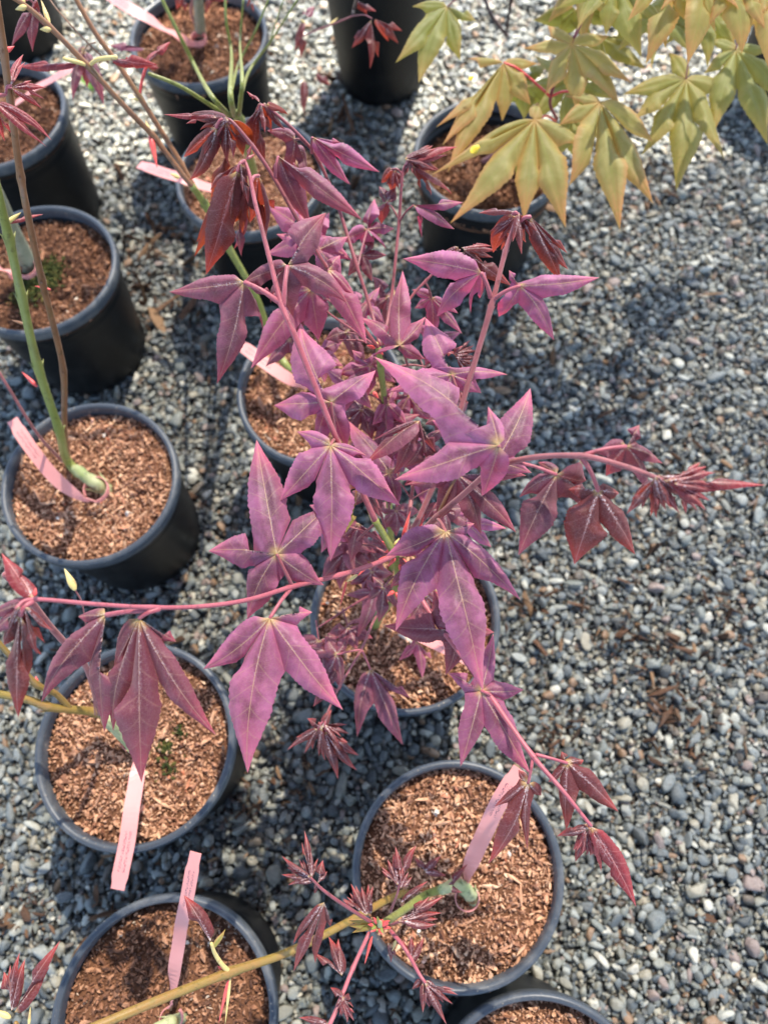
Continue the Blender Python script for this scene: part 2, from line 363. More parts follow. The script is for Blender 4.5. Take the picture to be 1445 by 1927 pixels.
SD = [soil_disc(1.), soil_disc(2.3), soil_disc(4.1), soil_disc(5.7)]

def lathe(name, prof, seg=72):
    v, f = [], []; m_ = len(prof)
    for j in range(seg):
        t = 2*math.pi*j/seg
        for r_, z_ in prof: v.append((r_*math.cos(t), r_*math.sin(t), z_))
    for j in range(seg):
        for i in range(m_-1): f.append((j*m_+i, ((j+1) % seg)*m_+i, ((j+1) % seg)*m_+i+1, j*m_+i+1))
    return mesh(name, v, f)
def pot_meshes(R=.0825, h=.15, rb=.066):
    wall = lathe('pot_wall', [(.0005, .004), (rb-.006, .004), (rb-.004, .0), (rb, .0005), (rb+.0015, .008), (rb+.001, .012), (R-.0055, h-.016), (R-.0045, h-.0135), (R-.0055, h-.012), (R-.0065, h-.03), (rb-.002, .008), (.0005, .008)])
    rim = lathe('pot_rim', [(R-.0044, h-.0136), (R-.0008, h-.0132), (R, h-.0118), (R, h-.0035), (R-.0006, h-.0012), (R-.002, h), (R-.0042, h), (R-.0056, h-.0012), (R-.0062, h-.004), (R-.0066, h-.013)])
    return wall, rim
PM = pot_meshes(); PT = pot_meshes(.083, .25, .058)
def pot(loc, label, mix=0, rot=0., soil=.135, darker=False, meshes=PM, tilt=(0, 0), sc=1.):
    r = empty('plant_pot', loc); tag(r, label, 'plant pot', 'black plastic nursery pots standing on the gravel')
    rr_ = random.Random(len(label)); r.rotation_euler = (rr_.uniform(-.012, .012), rr_.uniform(-.012, .012), rot); r.scale = (1+rr_.uniform(-.012, .012), 1+rr_.uniform(-.012, .012), 1)
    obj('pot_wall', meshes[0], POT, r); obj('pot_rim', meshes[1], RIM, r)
    s = obj('potting_soil', SD[mix], SOIL, r, (0, 0, soil))
    me = CH[mix]
    c = bpy.data.objects.new('bark_chips', me); COL.objects.link(c); c.parent = r; c.location = (0, 0, soil)
    if not me.materials: me.materials.append(CHIP)
    c.material_slots[0].link = 'OBJECT'; c.material_slots[0].material = CHIPD if darker else CHIP
    c['kind'] = 'stuff'
    return r

POTS = {
 'P1': ((.0456, -.0629), 'black nursery pot near the bottom centre, pale orange bark mix lit by the sun', 0, .3, .138, False),
 'P2': ((-.2119, .0424), 'black nursery pot at lower left with moss beside its bent trunk', 1, 1.2, .135, False),
 'P3': ((-.1785, -.1534), 'black nursery pot cut by the bottom left edge with an olive branch crossing it', 2, 2.2, .134, True),
 'P5': ((.0141, .1393), 'black nursery pot under the middle of the purple maple', 3, .9, .135, False),
 'P6': ((-.2716, .2767), 'black nursery pot at middle left with green stem and tag looped at trunk base', 0, 4.0, .138, False),
 'P7': ((-.0552, .3647), 'black nursery pot behind the purple leaves with a pale pink tag across its left rim', 1, 3.0, .134, False),
 'P8': ((-.3499, .5200), 'black nursery pot at left edge with yellow-green moss round a grey trunk', 2, .2, .133, True),
 'P9': ((-.425, .7357), 'black nursery pot at upper left edge with red shoots hanging over it', 3, 2.6, .133, True),
 'P10': ((-.1971, .8481), 'black nursery pot at top left of centre with a long pink tag over its rim', 0, 5.1, .133, True),
 'P11': ((-.1303, .6337), 'black nursery pot behind the drooping dark red leaves with many green stems', 1, 5.6, .134, False),
 'P13': ((.131, .6478), 'black nursery pot shaded under the yellow-green maple leaves', 2, 4.4, .118, True),
}
PR = {}
for k, (xy, lab, mix, rot, soil, darker) in POTS.items(): PR[k] = pot((xy[0], xy[1], 0), lab, mix, rot, soil, darker)
q = atZ(1003, 1870, .15); pot((q.x, q.y-.0825, 0), 'black nursery pot cut off at the bottom edge right of centre', 3, .7, .134, False)
q = atZ(722, 200, 0); pot((q.x, q.y+.058, 0), 'tall tapered black pot at top centre on the bright gravel', 0, 2.0, .23, True, PT)
q = atZ(28, 105, 0); pot((q.x, q.y+.045, 0), 'black nursery pot in the top left corner behind the others', 1, 2.0, .133, True)
q = atZ(1500, 190, 0); pot((q.x, q.y+.06, 0), 'black nursery pot at the top right edge behind the yellow leaves', 2, 1.0, .133, True)

# ---------------------------------------------------------------- tubes
def catmull(P, n_=6):
    P = np.asarray(P, float); Q = np.vstack([2*P[0]-P[1], P, 2*P[-1]-P[-2]]); out = []
    for i in range(1, len(Q)-2):
        p0, p1, p2, p3 = Q[i-1:i+3]
        for k in range(n_):
            t = k/n_; out.append(.5*((2*p1)+(-p0+p2)*t+(2*p0-5*p1+4*p2-p3)*t*t+(-p0+3*p1-3*p2+p3)*t**3))
    out.append(Q[-2]); return np.array(out)
def tube(name, P, R, seg=10, nodes=(), n_=6, capr=.6, wob=.03):
    """P points (3), R radii; nodes: indices of P with a swollen ring"""
    Q = catmull(np.hstack([np.asarray(P, float), np.asarray(R, float)[:, None]]), n_)
    C, r = Q[:, :3], np.maximum(Q[:, 3], 1e-5)
    for k in nodes:
        for d, a_ in ((-1, 1.05), (0, 1.24), (1, 1.06)):
            i = k*n_+d
            if 0 <= i < len(r): r[i] *= a_
    T = np.gradient(C, axis=0); T /= np.linalg.norm(T, axis=1)[:, None]+1e-12
    up = np.array([0, 0, 1.]) if abs(T[0][2]) < .9 else np.array([1., 0, 0]); V = []
    extra = []; nrm = np.cross(T[0], up); nrm /= np.linalg.norm(nrm)
    for i in range(len(C)):
        nrm = nrm-T[i]*(nrm@T[i]); nrm /= np.linalg.norm(nrm); b_ = np.cross(T[i], nrm)
        for j in range(seg):
            a_ = 2*math.pi*j/seg; V.append(C[i]+r[i]*(1+wob*math.sin(5*a_+i*.06)+wob*.6*math.sin(i*.9)+(wob-.03)*math.sin(2*a_+i*1.3))*(math.cos(a_)*nrm+math.sin(a_)*b_))
    for kn in nodes:                       # paired axillary buds and a leaf scar at every node
        i = kn*n_
        if not (0 < i < len(C)-1) or r[i] < .0006: continue
        for sg in (1, -1):
            rr_ = r[i]*.42; base_ = C[i]+nrm*sg*r[i]*.85; tip_ = base_+T[i]*r[i]*1.5+nrm*sg*r[i]*.55; bb = np.cross(T[i], nrm); o0 = len(V)
            for j in range(5):
                a_ = 2*math.pi*j/5; V.append(base_+rr_*(math.cos(a_)*T[i]*1.2+math.sin(a_)*bb))
            V.append(tip_); extra += [(o0+j, o0+(j+1) % 5, o0+5) for j in range(5)]
    V.append(C[0]-T[0]*r[0]*capr); V.append(C[-1]+T[-1]*r[-1]*capr); c0, c1 = len(V)-2, len(V)-1; Fc = []
    for i in range(len(C)-1):
        for j in range(seg): Fc.append((i*seg+j, i*seg+(j+1) % seg, (i+1)*seg+(j+1) % seg, (i+1)*seg+j))
    for j in range(seg):
        Fc.append((c0, (j+1) % seg, j)); e = (len(C)-1)*seg; Fc.append((c1, e+j, e+(j+1) % seg))
    return np.array(V), Fc+extra
def part_tube(name, root, P, R, mat, nodes=(), seg=10, n_=6, parent=None, capr=.6):
    P = [np.array(p) for p in P]; V, Fc = tube(name, P, R, seg, nodes, n_, capr, .10 if name == 'graft_union' else .03)
    par = parent or root; org = P[0]
    pw = np.array(root.location) if parent is None else np.array(parent['_w'])
    me = mesh(name, V, Fc, True, org); me.materials.append(mat)
    o = obj(name, me, None, par, tuple(org-pw)); o['_w'] = tuple(org); return o

# ---------------------------------------------------------------- leaves
TS = .30
def wprof(t): return np.interp(t, [0, .1, .2, .32, .42, .52, .63, .74, .84, .92, 1], [.5, .76, .92, 1, 1, .94, .78, .55, .32, .16, .0])
def leaf_mesh(c, tips, hws, nref, N=46, K=4, fold=.12, bulge=.18, sag=.12, teeth=21, seed=0, droopy=.12, cup=.42, sin_len=.42):
    """c, tips: world points; hws: half widths in metres; tips ordered round the leaf; one curved, veined, serrate blade per lobe"""
    r_ = np.random.default_rng(seed); V, Fc, A = [], [], {k: [] for k in ('t', 'vd', 'sv', 'cd', 'eu')}; off = 0
    n_l = len(tips); tl = np.linspace(0, 1, N+1)**.92; mids, tans, Ss, Ns, Ls = [], [], [], [], []
    for i, T in enumerate(tips):
        d = T-c; L = np.linalg.norm(d); dn = d/L
        n0 = nref+r_.normal(size=3)*.26; n0 -= dn*(n0@dn); n0 /= np.linalg.norm(n0); s0 = np.cross(n0, dn)
        ctrl = c+d*.5+n0*L*droopy+s0*L*r_.normal()*.05
        t = tl[:, None]; Mi = (1-t)**2*c+2*t*(1-t)*ctrl+t**2*T
        Mi = Mi + n0*L*.012*np.sin(t*9+r_.uniform(0, 6))*t
        Ta = np.gradient(Mi, axis=0); Ta /= np.linalg.norm(Ta, axis=1)[:, None]
        tw = r_.normal()*.25*t+0*Ta
        Nn = n0-Ta*(Ta@n0)[:, None]; Nn /= np.linalg.norm(Nn, axis=1)[:, None]; Si = np.cross(Nn, Ta)
        Si, Nn = Si*np.cos(tw)+Nn*np.sin(tw), Nn*np.cos(tw)-Si*np.sin(tw)
        mids.append(Mi); tans.append(Ta); Ss.append(Si); Ns.append(Nn); Ls.append(L)
    ks = int(np.argmin(abs(tl-TS)))
    # shared sinus points; side +1 looks along +S of the lobe
    sinus = {}
    for i in range(n_l):
        for sgn in (1, -1):
            best = None
            for j in range(n_l):
                if j == i: continue
                dj = tips[j]-c; di = tips[i]-c; side = (dj@Ss[i][0])*sgn
                ang = math.acos(max(-1, min(1, float(di@dj/np.linalg.norm(di)/np.linalg.norm(dj)))))
                if side > 0 and ang < 1.9 and (best is None or ang < best[1]): best = (j, ang)
            if best:
                j = best[0]
                # only if mutual
                ok = (tips[i]-c)@Ss[j][0]*(-sgn) > 0 or True
                key = (min(i, j), max(i, j)); Lm = min(Ls[i], Ls[j])
                if key not in sinus:
                    di = (tips[i]-c)/Ls[i]; dj = (tips[j]-c)/Ls[j]; bis = di/(Ls[i]**.5)+dj/(Ls[j]**.5); bis /= np.linalg.norm(bis)+1e-9; La = (Ls[i]+Ls[j])/2
                    sinus[key] = c+bis*min(La*sin_len*(1.18-.28*best[1]), .66*Lm)+nref*Lm*.02
                sinus[(i, sgn)] = sinus[key]
    U = np.linspace(0, 1, K+1); nsec = 7
    for i in range(n_l):
        Mi, Si, Nn, L, hw = mids[i], Ss[i], Ns[i], Ls[i], hws[i]; base = off
        rows = np.zeros((N+1, 2*K+1, 3)); tt = np.zeros((N+1, 2*K+1)); vd = tt.copy(); svv = tt.copy(); ph = r_.random()
        for sgn in (1, -1):
            s = sinus.get((i, sgn)); wd = hw*wprof(tl)*(1+.06*np.sin(tl*7+r_.uniform(0, 6)))
            so_ = None; ks = 0
            if s is not None:
                frac = min(.6, max(.14, float((s-c)@(tips[i]-c))/L**2)); ks = max(2, int(np.argmin(abs(tl-frac)))); o_s = s-Mi[ks]
            for k in range(N+1):
                t = tl[k]; w_ = wd[k]
                if t > .12 and t < .97:
                    saw = (t*teeth+ph) % 1; w_ = w_*(1+.11*(saw-.5)*(1 if (s is None or k > ks) else 0))
                Rv = Si[k]*sgn*w_
                if s is not None:
                    if k <= ks: Rv = (c+(s-c)*(t/tl[ks]))-Mi[k]
                    else:
                        b_ = min(1, (t-tl[ks])/.16); b_ = b_*b_*(3-2*b_); Rv = Rv*b_+(o_s*(1-(t-tl[ks])/(1-tl[ks])))*(1-b_)
                else: Rv = Rv*min(1, t/.10+.05)
                wl = np.linalg.norm(Rv); cor = .018*math.sin(2*math.pi*nsec*t-0)
                for a_, u in enumerate(U):
                    p = Mi[k]+Rv*u+Nn[k]*(wl*(bulge*math.sin(math.pi*u**.85)+fold*u-(sag+fold+cup*t)*u*u)+L*.35*cor*math.sin(math.pi*u)*.22)
                    col = K+sgn*a_
                    rows[k, col] = p; tt[k, col] = t; vd[k, col] = wl*u*1000; svv[k, col] = nsec*(t-.55*wl*u/L*1.6)+.5
        V.append(rows.reshape(-1, 3)); A['t'].append(tt.ravel()); A['vd'].append(vd.ravel()); A['sv'].append(svv.ravel()); A['eu'].append(np.tile(np.abs(np.arange(-K, K+1))/K, N+1))
        A['cd'].append(np.linalg.norm(rows.reshape(-1, 3)-c, axis=1)/max(Ls))
        W = 2*K+1; idx = np.arange((N+1)*W).reshape(N+1, W)+base
        a_, b_, c_, d_ = idx[:-1, :-1], idx[:-1, 1:], idx[1:, 1:], idx[1:, :-1]
        Fc.append(np.stack([a_, b_, c_, d_], -1).reshape(-1, 4)); off += (N+1)*W
    return np.vstack(V), np.vstack(Fc), {k: np.concatenate(x) for k, x in A.items()}
LEAFN = [0]
def leaf(root, cx, cy, D, tips, mat='plum', pet=None, petmat='rose', petr=.9, facing=.34, hwk=1., label=None, name='leaf', rib=True, **kw):
    LEAFN[0] += 1
    c = np.array(atD(cx, cy, D)); T3, hw = [], []
    tips = sorted(tips, key=lambda q: math.atan2(q[1]-cy, q[0]-cx))
    for q in tips:
        drop = q[2]/100 if len(q) > 2 else .01
        L2 = math.hypot(q[0]-cx, q[1]-cy)
        p = np.array(atZ(q[0], q[1], c[2]-drop)); l3 = np.linalg.norm(p-c); lf = L2*D/F
        lim = 1.75*lf+.004
        if l3 > lim:            # ray grazes the plane: keep the lobe's length plausible
            dd = ray(q[0], q[1]); ds = [D*(1+.01*k) for k in range(-22, 23)]
            ok = [x for x in ds if np.linalg.norm(np.array(atD(q[0], q[1], x))-c) <= lim] or [D]
            Dp = (Vector(p)-CAMP).dot(FWD); x = min(ok, key=lambda y: abs(y-Dp)); p = np.array(atD(q[0], q[1], x))
        T3.append(p); h = q[3]*hwk if len(q) > 3 else (.115*L2+9)*hwk
        hw.append(h*D/F)
    cam_dir = np.array(CAMP)-c; cam_dir /= np.linalg.norm(cam_dir)
    nr = np.array([0, 0, 1.])*(1-facing)+cam_dir*facing; nr += np.array([rng.normal()*.1, rng.normal()*.1, 0]); nr /= np.linalg.norm(nr)
    V, Fc, A = leaf_mesh(c, T3, hw, nr, seed=LEAFN[0], **kw)
    me = mesh(name, V, Fc, True, c)
    for k, x in A.items(): attr(me, k, x)
    me.materials.append(LM[mat])
    o = obj(name, me, None, root, tuple(c-np.array(root.location)))
    if label: o['label'] = label
    if pet is not None:
        e = np.array(atD(*pet)); midp = (c+e)/2+np.array([0, 0, .002]); rr = petr/1000
        Vp, Fp = tube('petiole', [c-nr*.0004, midp, e], [rr*.85, rr*.8, rr], 8, (), 6)
        mp = mesh('petiole', Vp, Fp, True, c); mp.materials.append(SM[petmat]); obj('petiole', mp, None, o)
    return o
def bud(root, px, py, D, tx, ty, wmm=1.3, mat='bud', dD=0., name='bud'):
    a_ = np.array(atD(px, py, D)); b_ = np.array(atD(tx, ty, D+dD)); w_ = wmm/1000
    part_tube(name, root, [a_, a_*.75+b_*.25, a_*.4+b_*.6, b_], [w_*.5, w_, w_*.75, w_*.08], SM[mat], seg=8)
def stem(root, pts, mat, nodes=(), name='branch', seg=10):
    """pts: (px,py,D,radius_mm) ; D<0 means height -D above ground"""
    P = [np.array(atD(p[0], p[1], p[2]) if p[2] > 0 else atZ(p[0], p[1], -p[2])) for p in pts]
    k_ = {'pink': .60, 'rose': .64, 'maroon': .60, 'green': .66, 'brown': .68, 'olive': .68, 'pale': .68}.get(mat, 1.)
    return part_tube(name, root, P, [p[3]*k_/1000 for p in pts], SM[mat], nodes, seg)
def plant(px, py, z, label, cat='maple sapling', name='maple_sapling', group='grafted maple saplings growing in the black pots'):
    b_ = atZ(px, py, z); r = empty(name, tuple(b_)); tag(r, label, cat, group); return r

# ================================================================ MAIN PURPLE MAPLE (pot in the middle)
A = plant(708, 1172, .133, 'large purple-leaved maple sapling filling the middle, growing from the central pot')
stem(A, [(706, 1180, -.13, 5.5), (712, 1165, -.155, 5.2), (738, 1125, .57, 4.4), (749, 1092, .51, 3.9), (744, 1040, .478, 3.8)], 'green', (3,), 'trunk')
stem(A, [(690, 1160, -.133, 5.5), (700, 1152, -.15, 6.5), (722, 1140, -.172, 5.0)], 'pale', (1,), 'graft_union')
stem(A, [(742, 1042, .478, 3.6), (724, 1010, .472, 3.3), (706, 980, .465, 3.2)], 'green', (2,), 'branch')
stem(A, [(706, 980, .465, 3.1), (672, 905, .45, 2.9), (635, 830, .435, 2.8), (590, 720, .425, 2.9), (552, 625, .42, 2.9), (530, 573, .42, 2.7), (503, 470, .42, 2.2), (480, 380, .42, 2.0), (470, 330, .42, 1.8), (461, 302, .42, 1.4)], 'pink', (5,))
stem(A, [(742, 1045, .475, 2.8), (700, 1063, .465, 2.7), (640, 1082, .45, 2.5), (550, 1104, .43, 2.4), (470, 1128, .41, 2.2), (380, 1141, .39, 2.0), (285, 1143, .37, 1.9), (180, 1137, .355, 1.75), (62, 1128, .34, 1.6), (30, 1145, .335, 1.3)], 'pink', (2, 3, 6, 8))
stem(A, [(752, 1040, .475, 3.2), (790, 1003, .455, 3.0), (822, 973, .44, 2.9), (870, 932, .42, 2.7), (930, 882, .39, 2.4), (1000, 861, .37, 2.2), (1093, 858, .35, 2.1), (1170, 876, .34, 2.0), (1245, 903, .33, 1.7)], 'rose', (2, 6))
stem(A, [(755, 1055, .48, 2.9), (800, 1140, .465, 2.9), (870, 1236, .45, 2.7), (930, 1322, .44, 2.6), (1000, 1420, .425, 2.3), (1060, 1490, .415, 2.0), (1112, 1555, .41, 1.7)], 'pink', (3, 4))
stem(A, [(755, 1035, .475, 2.8), (795, 960, .47, 2.8), (845, 840, .455, 2.8), (872, 750, .45, 2.8), (923, 580, .435, 2.5), (950, 475, .43, 2.1), (975, 402, .425, 1.9)], 'rose', (4, 5))
stem(A, [(757, 1035, .49, 2.0), (773, 945, .50, 2.0), (778, 890, .51, 1.6)], 'rose', (1,))
stem(A, [(773, 938, .50, .9), (755, 912, .50, .9), (735, 893, .50, .8)], 'rose', (), 'branch', 8)
stem(A, [(773, 940, .50, .9), (800, 925, .49, .9), (835, 910, .48, .8)], 'rose', (), 'branch', 8)
# second leader
stem(A, [(738, 1075, -.13, 4.2), (735, 1000, .60, 4.0), (731, 940, .575, 3.7), (726, 790, .53, 3.3), (716, 690, .50, 3.1), (712, 655, .49, 3.0)], 'green', (2, 4), 'trunk')
stem(A, [(712, 655, .49, 2.2), (665, 590, .485, 2.4), (618, 510, .475, 2.3), (563, 418, .465, 2.2), (516, 335, .46, 2.1), (477, 277, .455, 2.0), (440, 232, .45, 1.7), (425, 222, .45, 1.2)], 'maroon', (5,))
stem(A, [(715, 650, .49, 2.0), (700, 590, .50, 2.0), (668, 490, .50, 2.0), (637, 391, .50, 2.0), (599, 301, .49, 1.9), (564, 256, .48, 1.9), (520, 215, .475, 1.7), (490, 196, .47, 1.3)], 'maroon', (2, 4))
stem(A, [(720, 650, .50, 1.9), (735, 570, .51, 1.9), (744, 490, .51, 1.8), (751, 415, .51, 1.7), (757, 330, .50, 1.6), (766, 303, .50, 1.2)], 'maroon', (3,))
stem(A, [(725, 655, .49, 1.7), (768, 568, .49, 1.6), (800, 530, .49, 1.5), (840, 490, .488, 1.2), (866, 470, .485, 1.0)], 'maroon', (2,))
stem(A, [(712, 655, .49, 1.5), (670, 625, .50, 1.4), (620, 590, .51, 1.2), (590, 560, .515, 1.)], 'maroon')
# small low twig
stem(A, [(742, 1112, .54, 1.8), (705, 1165, .535, 1.5), (680, 1222, .53, 1.3), (640, 1290, .525, 1.2), (612, 1350, .52, 1.1)], 'rose', (2,))
stem(A, [(738, 1105, .55, 1.), (715, 1112, .55, 1.), (706, 1115, .55, .9)], 'pink')

def tuft(root, x, y, D0, ang, n_, ln, mat='young', spread=70, seed=1, drop=1.2, wd=.125):
    rr = random.Random(seed)
    for k in range(n_):
        a0 = ang+rr.uniform(-spread, spread); cx_ = x+rr.uniform(-7, 7); cy_ = y+rr.uniform(-6, 6); tt_ = []; L_f = ln*rr.uniform(.55, 1.)
        for j in range(rr.choice((3, 4, 5))):
            aa = math.radians(a0+(j-1.5)*rr.uniform(10, 22)); q_ = L_f*rr.uniform(.6, 1.)
            tt_.append((cx_+q_*math.cos(aa), cy_+q_*math.sin(aa), drop*rr.uniform(.2, 1.6)*L_f/60, q_*wd))
        leaf(root, cx_, cy_, D0+rr.uniform(-.006, .006), tt_, mat if rr.random() > .2 else 'red', None, facing=.55, N=26, K=3, cup=.9, bulge=.3)
tuft(A, 1232, 898, .334, 75, 5, 85, 'young', 60, 3, 1.4)
tuft(A, 1262, 905, .331, 10, 4, 110, 'red', 22, 4, .3)
tuft(A, 1108, 1552, .411, 70, 4, 75, 'red', 40, 5, .8)
tuft(A, 425, 226, .450, 110, 5, 105, 'young', 50, 6, 2.6)
tuft(A, 458, 306, .421, 95, 4, 110, 'young', 45, 7, 3.)
tuft(A, 490, 198, .47, 90, 3, 80, 'young', 40, 8, 2.2)
tuft(A, 768, 304, .50, 30, 4, 70, 'young', 60, 9, 1.2)
tuft(A, 742, 318, .50, 95, 3, 50, 'young', 50, 19, 1.8)
tuft(A, 978, 402, .425, 85, 4, 85, 'young', 60, 10, 2.4)
tuft(A, 868, 470, .486, 60, 3, 70, 'young', 60, 11, 1.4)
tuft(A, 855, 670, .472, 20, 3, 55, 'young', 60, 12, .8)
tuft(A, 610, 1362, .52, 80, 4, 60, 'young', 70, 13, 1.2, .1)
tuft(A, 44, 1140, .338, 95, 3, 100, 'young', 35, 14, 2.2)
# sharp foreground leaves
leaf(A, 521, 1043, .425, [(483, 828, -.3, 39), (632, 938, .2, 32), (392, 1037, .6, 36), (466, 1165, 3.2, 34), (610, 1102, 2.4, 26)], 'plum', (550, 1102, .43), 'maroon', 1.2)
leaf(A, 508, 1163, .415, [(382, 1260, 1.6, 30), (466, 1456, 2.2, 46), (645, 1336, 1.8, 34), (588, 1152, .8, 24)], 'plum', (548, 1107, .43), 'pink', 1.3)
leaf(A, 838, 1000, .415, [(726, 1046, 1.0, 29), (744, 1188, 1.6, 36), (910, 1300, 2.2, 48), (978, 1129, 1.6, 22), (893, 985, 1.0, 16)], 'plum', (823, 976, .44), 'rose', 1.2)
leaf(A, 622, 838, .425, [(558, 812, .2, 14), (528, 942, 1.6, 32), (622, 1057, 2.8, 40), (754, 952, 1.6, 33), (690, 857, .8, 10)], 'plum', (632, 826, .44), 'rose', 1.2)
leaf(A, 623, 757, .430, [(566, 608, -.4, 42), (707, 696, .2, 30), (515, 762, .8, 33), (598, 850, 3.6, 24), (653, 842, 3.8, 20)], 'plum', (630, 812, .437), 'maroon', 1.)
leaf(A, 541, 500, .420, [(614, 400, -.5, 33), (452, 536, 1.5, 24), (654, 570, 1.6, 24), (552, 598, 4., 24), (510, 570, 4., 18)], 'dusk', (534, 577, .42), 'pink', 1.6)
leaf(A, 460, 531, .418, [(317, 549, 1.2, 23), (408, 724, 4.2, 28), (515, 556, 1.2, 13), (494, 622, 3.8, 14)], 'dusk', (524, 568, .42), 'pink', 1.7, facing=.6)
leaf(A, 447, 322, .418, [(388, 517, 5.5, 34), (437, 445, 6.5, 14), (500, 440, 6., 12)], 'young', (461, 303, .42), 'pink', 1.2, facing=.75)
leaf(A, 444, 335, .428, [(366, 484, 6., 15), (372, 455, 6., 12), (420, 430, 6., 14)], 'ember', None, facing=.7)
leaf(A, 468, 350, .43, [(455, 440, 5., 12), (470, 420, 5., 9), (440, 420, 5., 9)], 'ember', None, facing=.6)
leaf(A, 487, 330, .425, [(499, 458, 6., 22), (517, 392, 5., 20), (470, 420, 6., 14)], 'young', (472, 345, .42), 'pink', 1.2, facing=.7)
leaf(A, 455, 385, .50, [(455, 482, 4., 13), (440, 470, 4., 9)], 'dusk', None, facing=.6)
leaf(A, 440, 250, .475, [(405, 345, 4., 12), (425, 330, 3., 12), (397, 378, 5.5, 14)], 'ember', (425, 224, .45), 'pink', 1.2, facing=.7)
leaf(A, 407, 240, .452, [(346, 296, 3., 12), (355, 340, 4.5, 14), (395, 310, 4., 12)], 'young', (425, 224, .45), 'pink', 1.2, facing=.7)
leaf(A, 408, 222, .447, [(309, 216, .2, 8), (350, 232, 1., 8)], 'red', None, facing=.3)
leaf(A, 440, 226, .455, [(457, 292, 3.5, 14), (474, 268, 3., 13)], 'ember', None, facing=.6)
leaf(A, 487, 210, .47, [(478, 292, 4., 13), (500, 310, 4., 11), (492, 275, 4., 10)], 'young', (496, 199, .47), 'pink', 1.1, facing=.7)
leaf(A, 503, 196, .47, [(543, 216, 1.5, 9), (530, 208, .8, 8)], 'ember', None, facing=.4)
leaf(A, 488, 192, .47, [(464, 172, -.3, 5), (472, 178, .1, 5)], 'red', None)
leaf(A, 462, 300, .42, [(474, 272, -.6, 4), (468, 280, -.3, 4), (480, 290, .3, 4)], 'red', None)
leaf(A, 524, 294, .455, [(682, 415, 2.0, 22), (585, 422, 4., 24), (562, 318, 1.4, 16)], 'dusk', (518, 336, .46), 'pink', 1.2, facing=.6)
leaf(A, 588, 258, .475, [(715, 324, 1.5, 17), (660, 348, 3., 14), (640, 268, .8, 10)], 'plum', (587, 288, .485), 'pink', 1.2, facing=.6)
leaf(A, 556, 262, .495, [(502, 246, .3, 12), (578, 342, 3., 20), (545, 330, 3., 15)], 'dusk', (577, 272, .485), 'maroon', 1., facing=.5)
leaf(A, 691, 432, .52, [(705, 374, -.2, 19), (644, 455, .8, 16), (742, 430, .8, 13), (727, 468, 2., 12), (685, 497, 3.4, 15)], 'plum', (672, 508, .50), 'maroon', .9)
leaf(A, 738, 318, .50, [(718, 345, 2.5, 10), (735, 362, 3., 11), (752, 340, 2.5, 8)], 'young', (757, 328, .50), 'maroon', .9, facing=.6)
leaf(A, 770, 303, .50, [(861, 275, .4, 12), (840, 292, .8, 8), (822, 280, .4, 7)], 'red', None, facing=.4)
leaf(A, 775, 312, .50, [(851, 367, 2.2, 12), (812, 368, 3.2, 15), (790, 355, 3., 9)], 'young', (762, 312, .50), 'pink', .9, facing=.6)
leaf(A, 778, 386, .50, [(872, 380, .4, 14), (854, 432, 2., 15), (793, 447, 3., 11)], 'plum', (751, 417, .51), 'maroon', .8)
leaf(A, 728, 380, .515, [(704, 400, 1.5, 11), (718, 424, 3., 11), (745, 352, .2, 11), (713, 350, .5, 9)], 'dusk', (750, 412, .51), 'maroon', .8)
leaf(A, 590, 446, .50, [(502, 387, .2, 26), (662, 490, 1., 18), (500, 480, 1.8, 22), (620, 400, -.2, 20), (640, 520, 2.5, 16)], 'plum', (615, 505, .476), 'maroon', 1.)
leaf(A, 585, 545, .50, [(472, 694, 2.4, 27), (640, 540, .5, 26), (600, 640, 3., 30), (515, 560, 1., 18)], 'plum', (650, 590, .49), 'maroon', .9)
leaf(A, 618, 508, .465, [(690, 648, 1.8, 24), (640, 480, .3, 15), (668, 560, 1.2, 14)], 'plum', (622, 515, .476), 'pink', 1.)
leaf(A, 752, 650, .47, [(757, 508, -.3, 24), (676, 596, .2, 18), (800, 596, .3, 15), (703, 668, 1.4, 14), (800, 676, 1.8, 12)], 'plum', (768, 690, .50), 'maroon', .9)
leaf(A, 697, 688, .50, [(632, 704, .6, 16), (662, 658, 0, 13), (722, 660, .2, 12), (690, 748, 2.6, 14), (745, 720, 1.6, 12)], 'plum', (714, 672, .495), 'pink', .8)
leaf(A, 654, 625, .52, [(700, 560, 0, 12), (612, 640, .6, 16), (690, 700, 2.4, 15), (640, 600, .2, 12)], 'dusk', (690, 640, .50), 'maroon', .8)
leaf(A, 905, 513, .425, [(758, 487, .3, 25), (820, 596, 3., 27), (884, 590, 4.5, 15), (902, 562, 4., 14)], 'plum', (923, 560, .434), 'pink', 1.5, facing=.6)
leaf(A, 978, 538, .425, [(1128, 522, .5, 20), (1041, 640, 3., 22), (938, 598, 3., 20), (957, 508, .1, 10)], 'plum', (927, 564, .434), 'pink', 1.4, facing=.6)
leaf(A, 970, 398, .425, [(900, 402, 1.0, 10), (916, 396, .8, 6)], 'young', None, facing=.4)
leaf(A, 965, 402, .425, [(927, 477, 4., 18), (951, 458, 4.5, 12)], 'young', (973, 407, .425), 'pink', 1.2, facing=.7)
leaf(A, 998, 408, .422, [(1056, 532, 4.6, 20), (1070, 508, 4., 15), (1068, 478, 3., 9)], 'young', (975, 420, .427), 'pink', 1.4, facing=.7)
leaf(A, 868, 466, .485, [(925, 463, .3, 7), (900, 462, .3, 7)], 'red', None)
leaf(A, 872, 470, .485, [(962, 538, 2., 17), (928, 512, 2., 14), (890, 520, 3.5, 9)], 'young', None, facing=.5)
leaf(A, 812, 560, .50, [(870, 628, 1.8, 13), (780, 580, .8, 11), (862, 590, .9, 10), (812, 640, 3., 13), (775, 545, .2, 10)], 'plum', (800, 532, .49), 'maroon', .8)
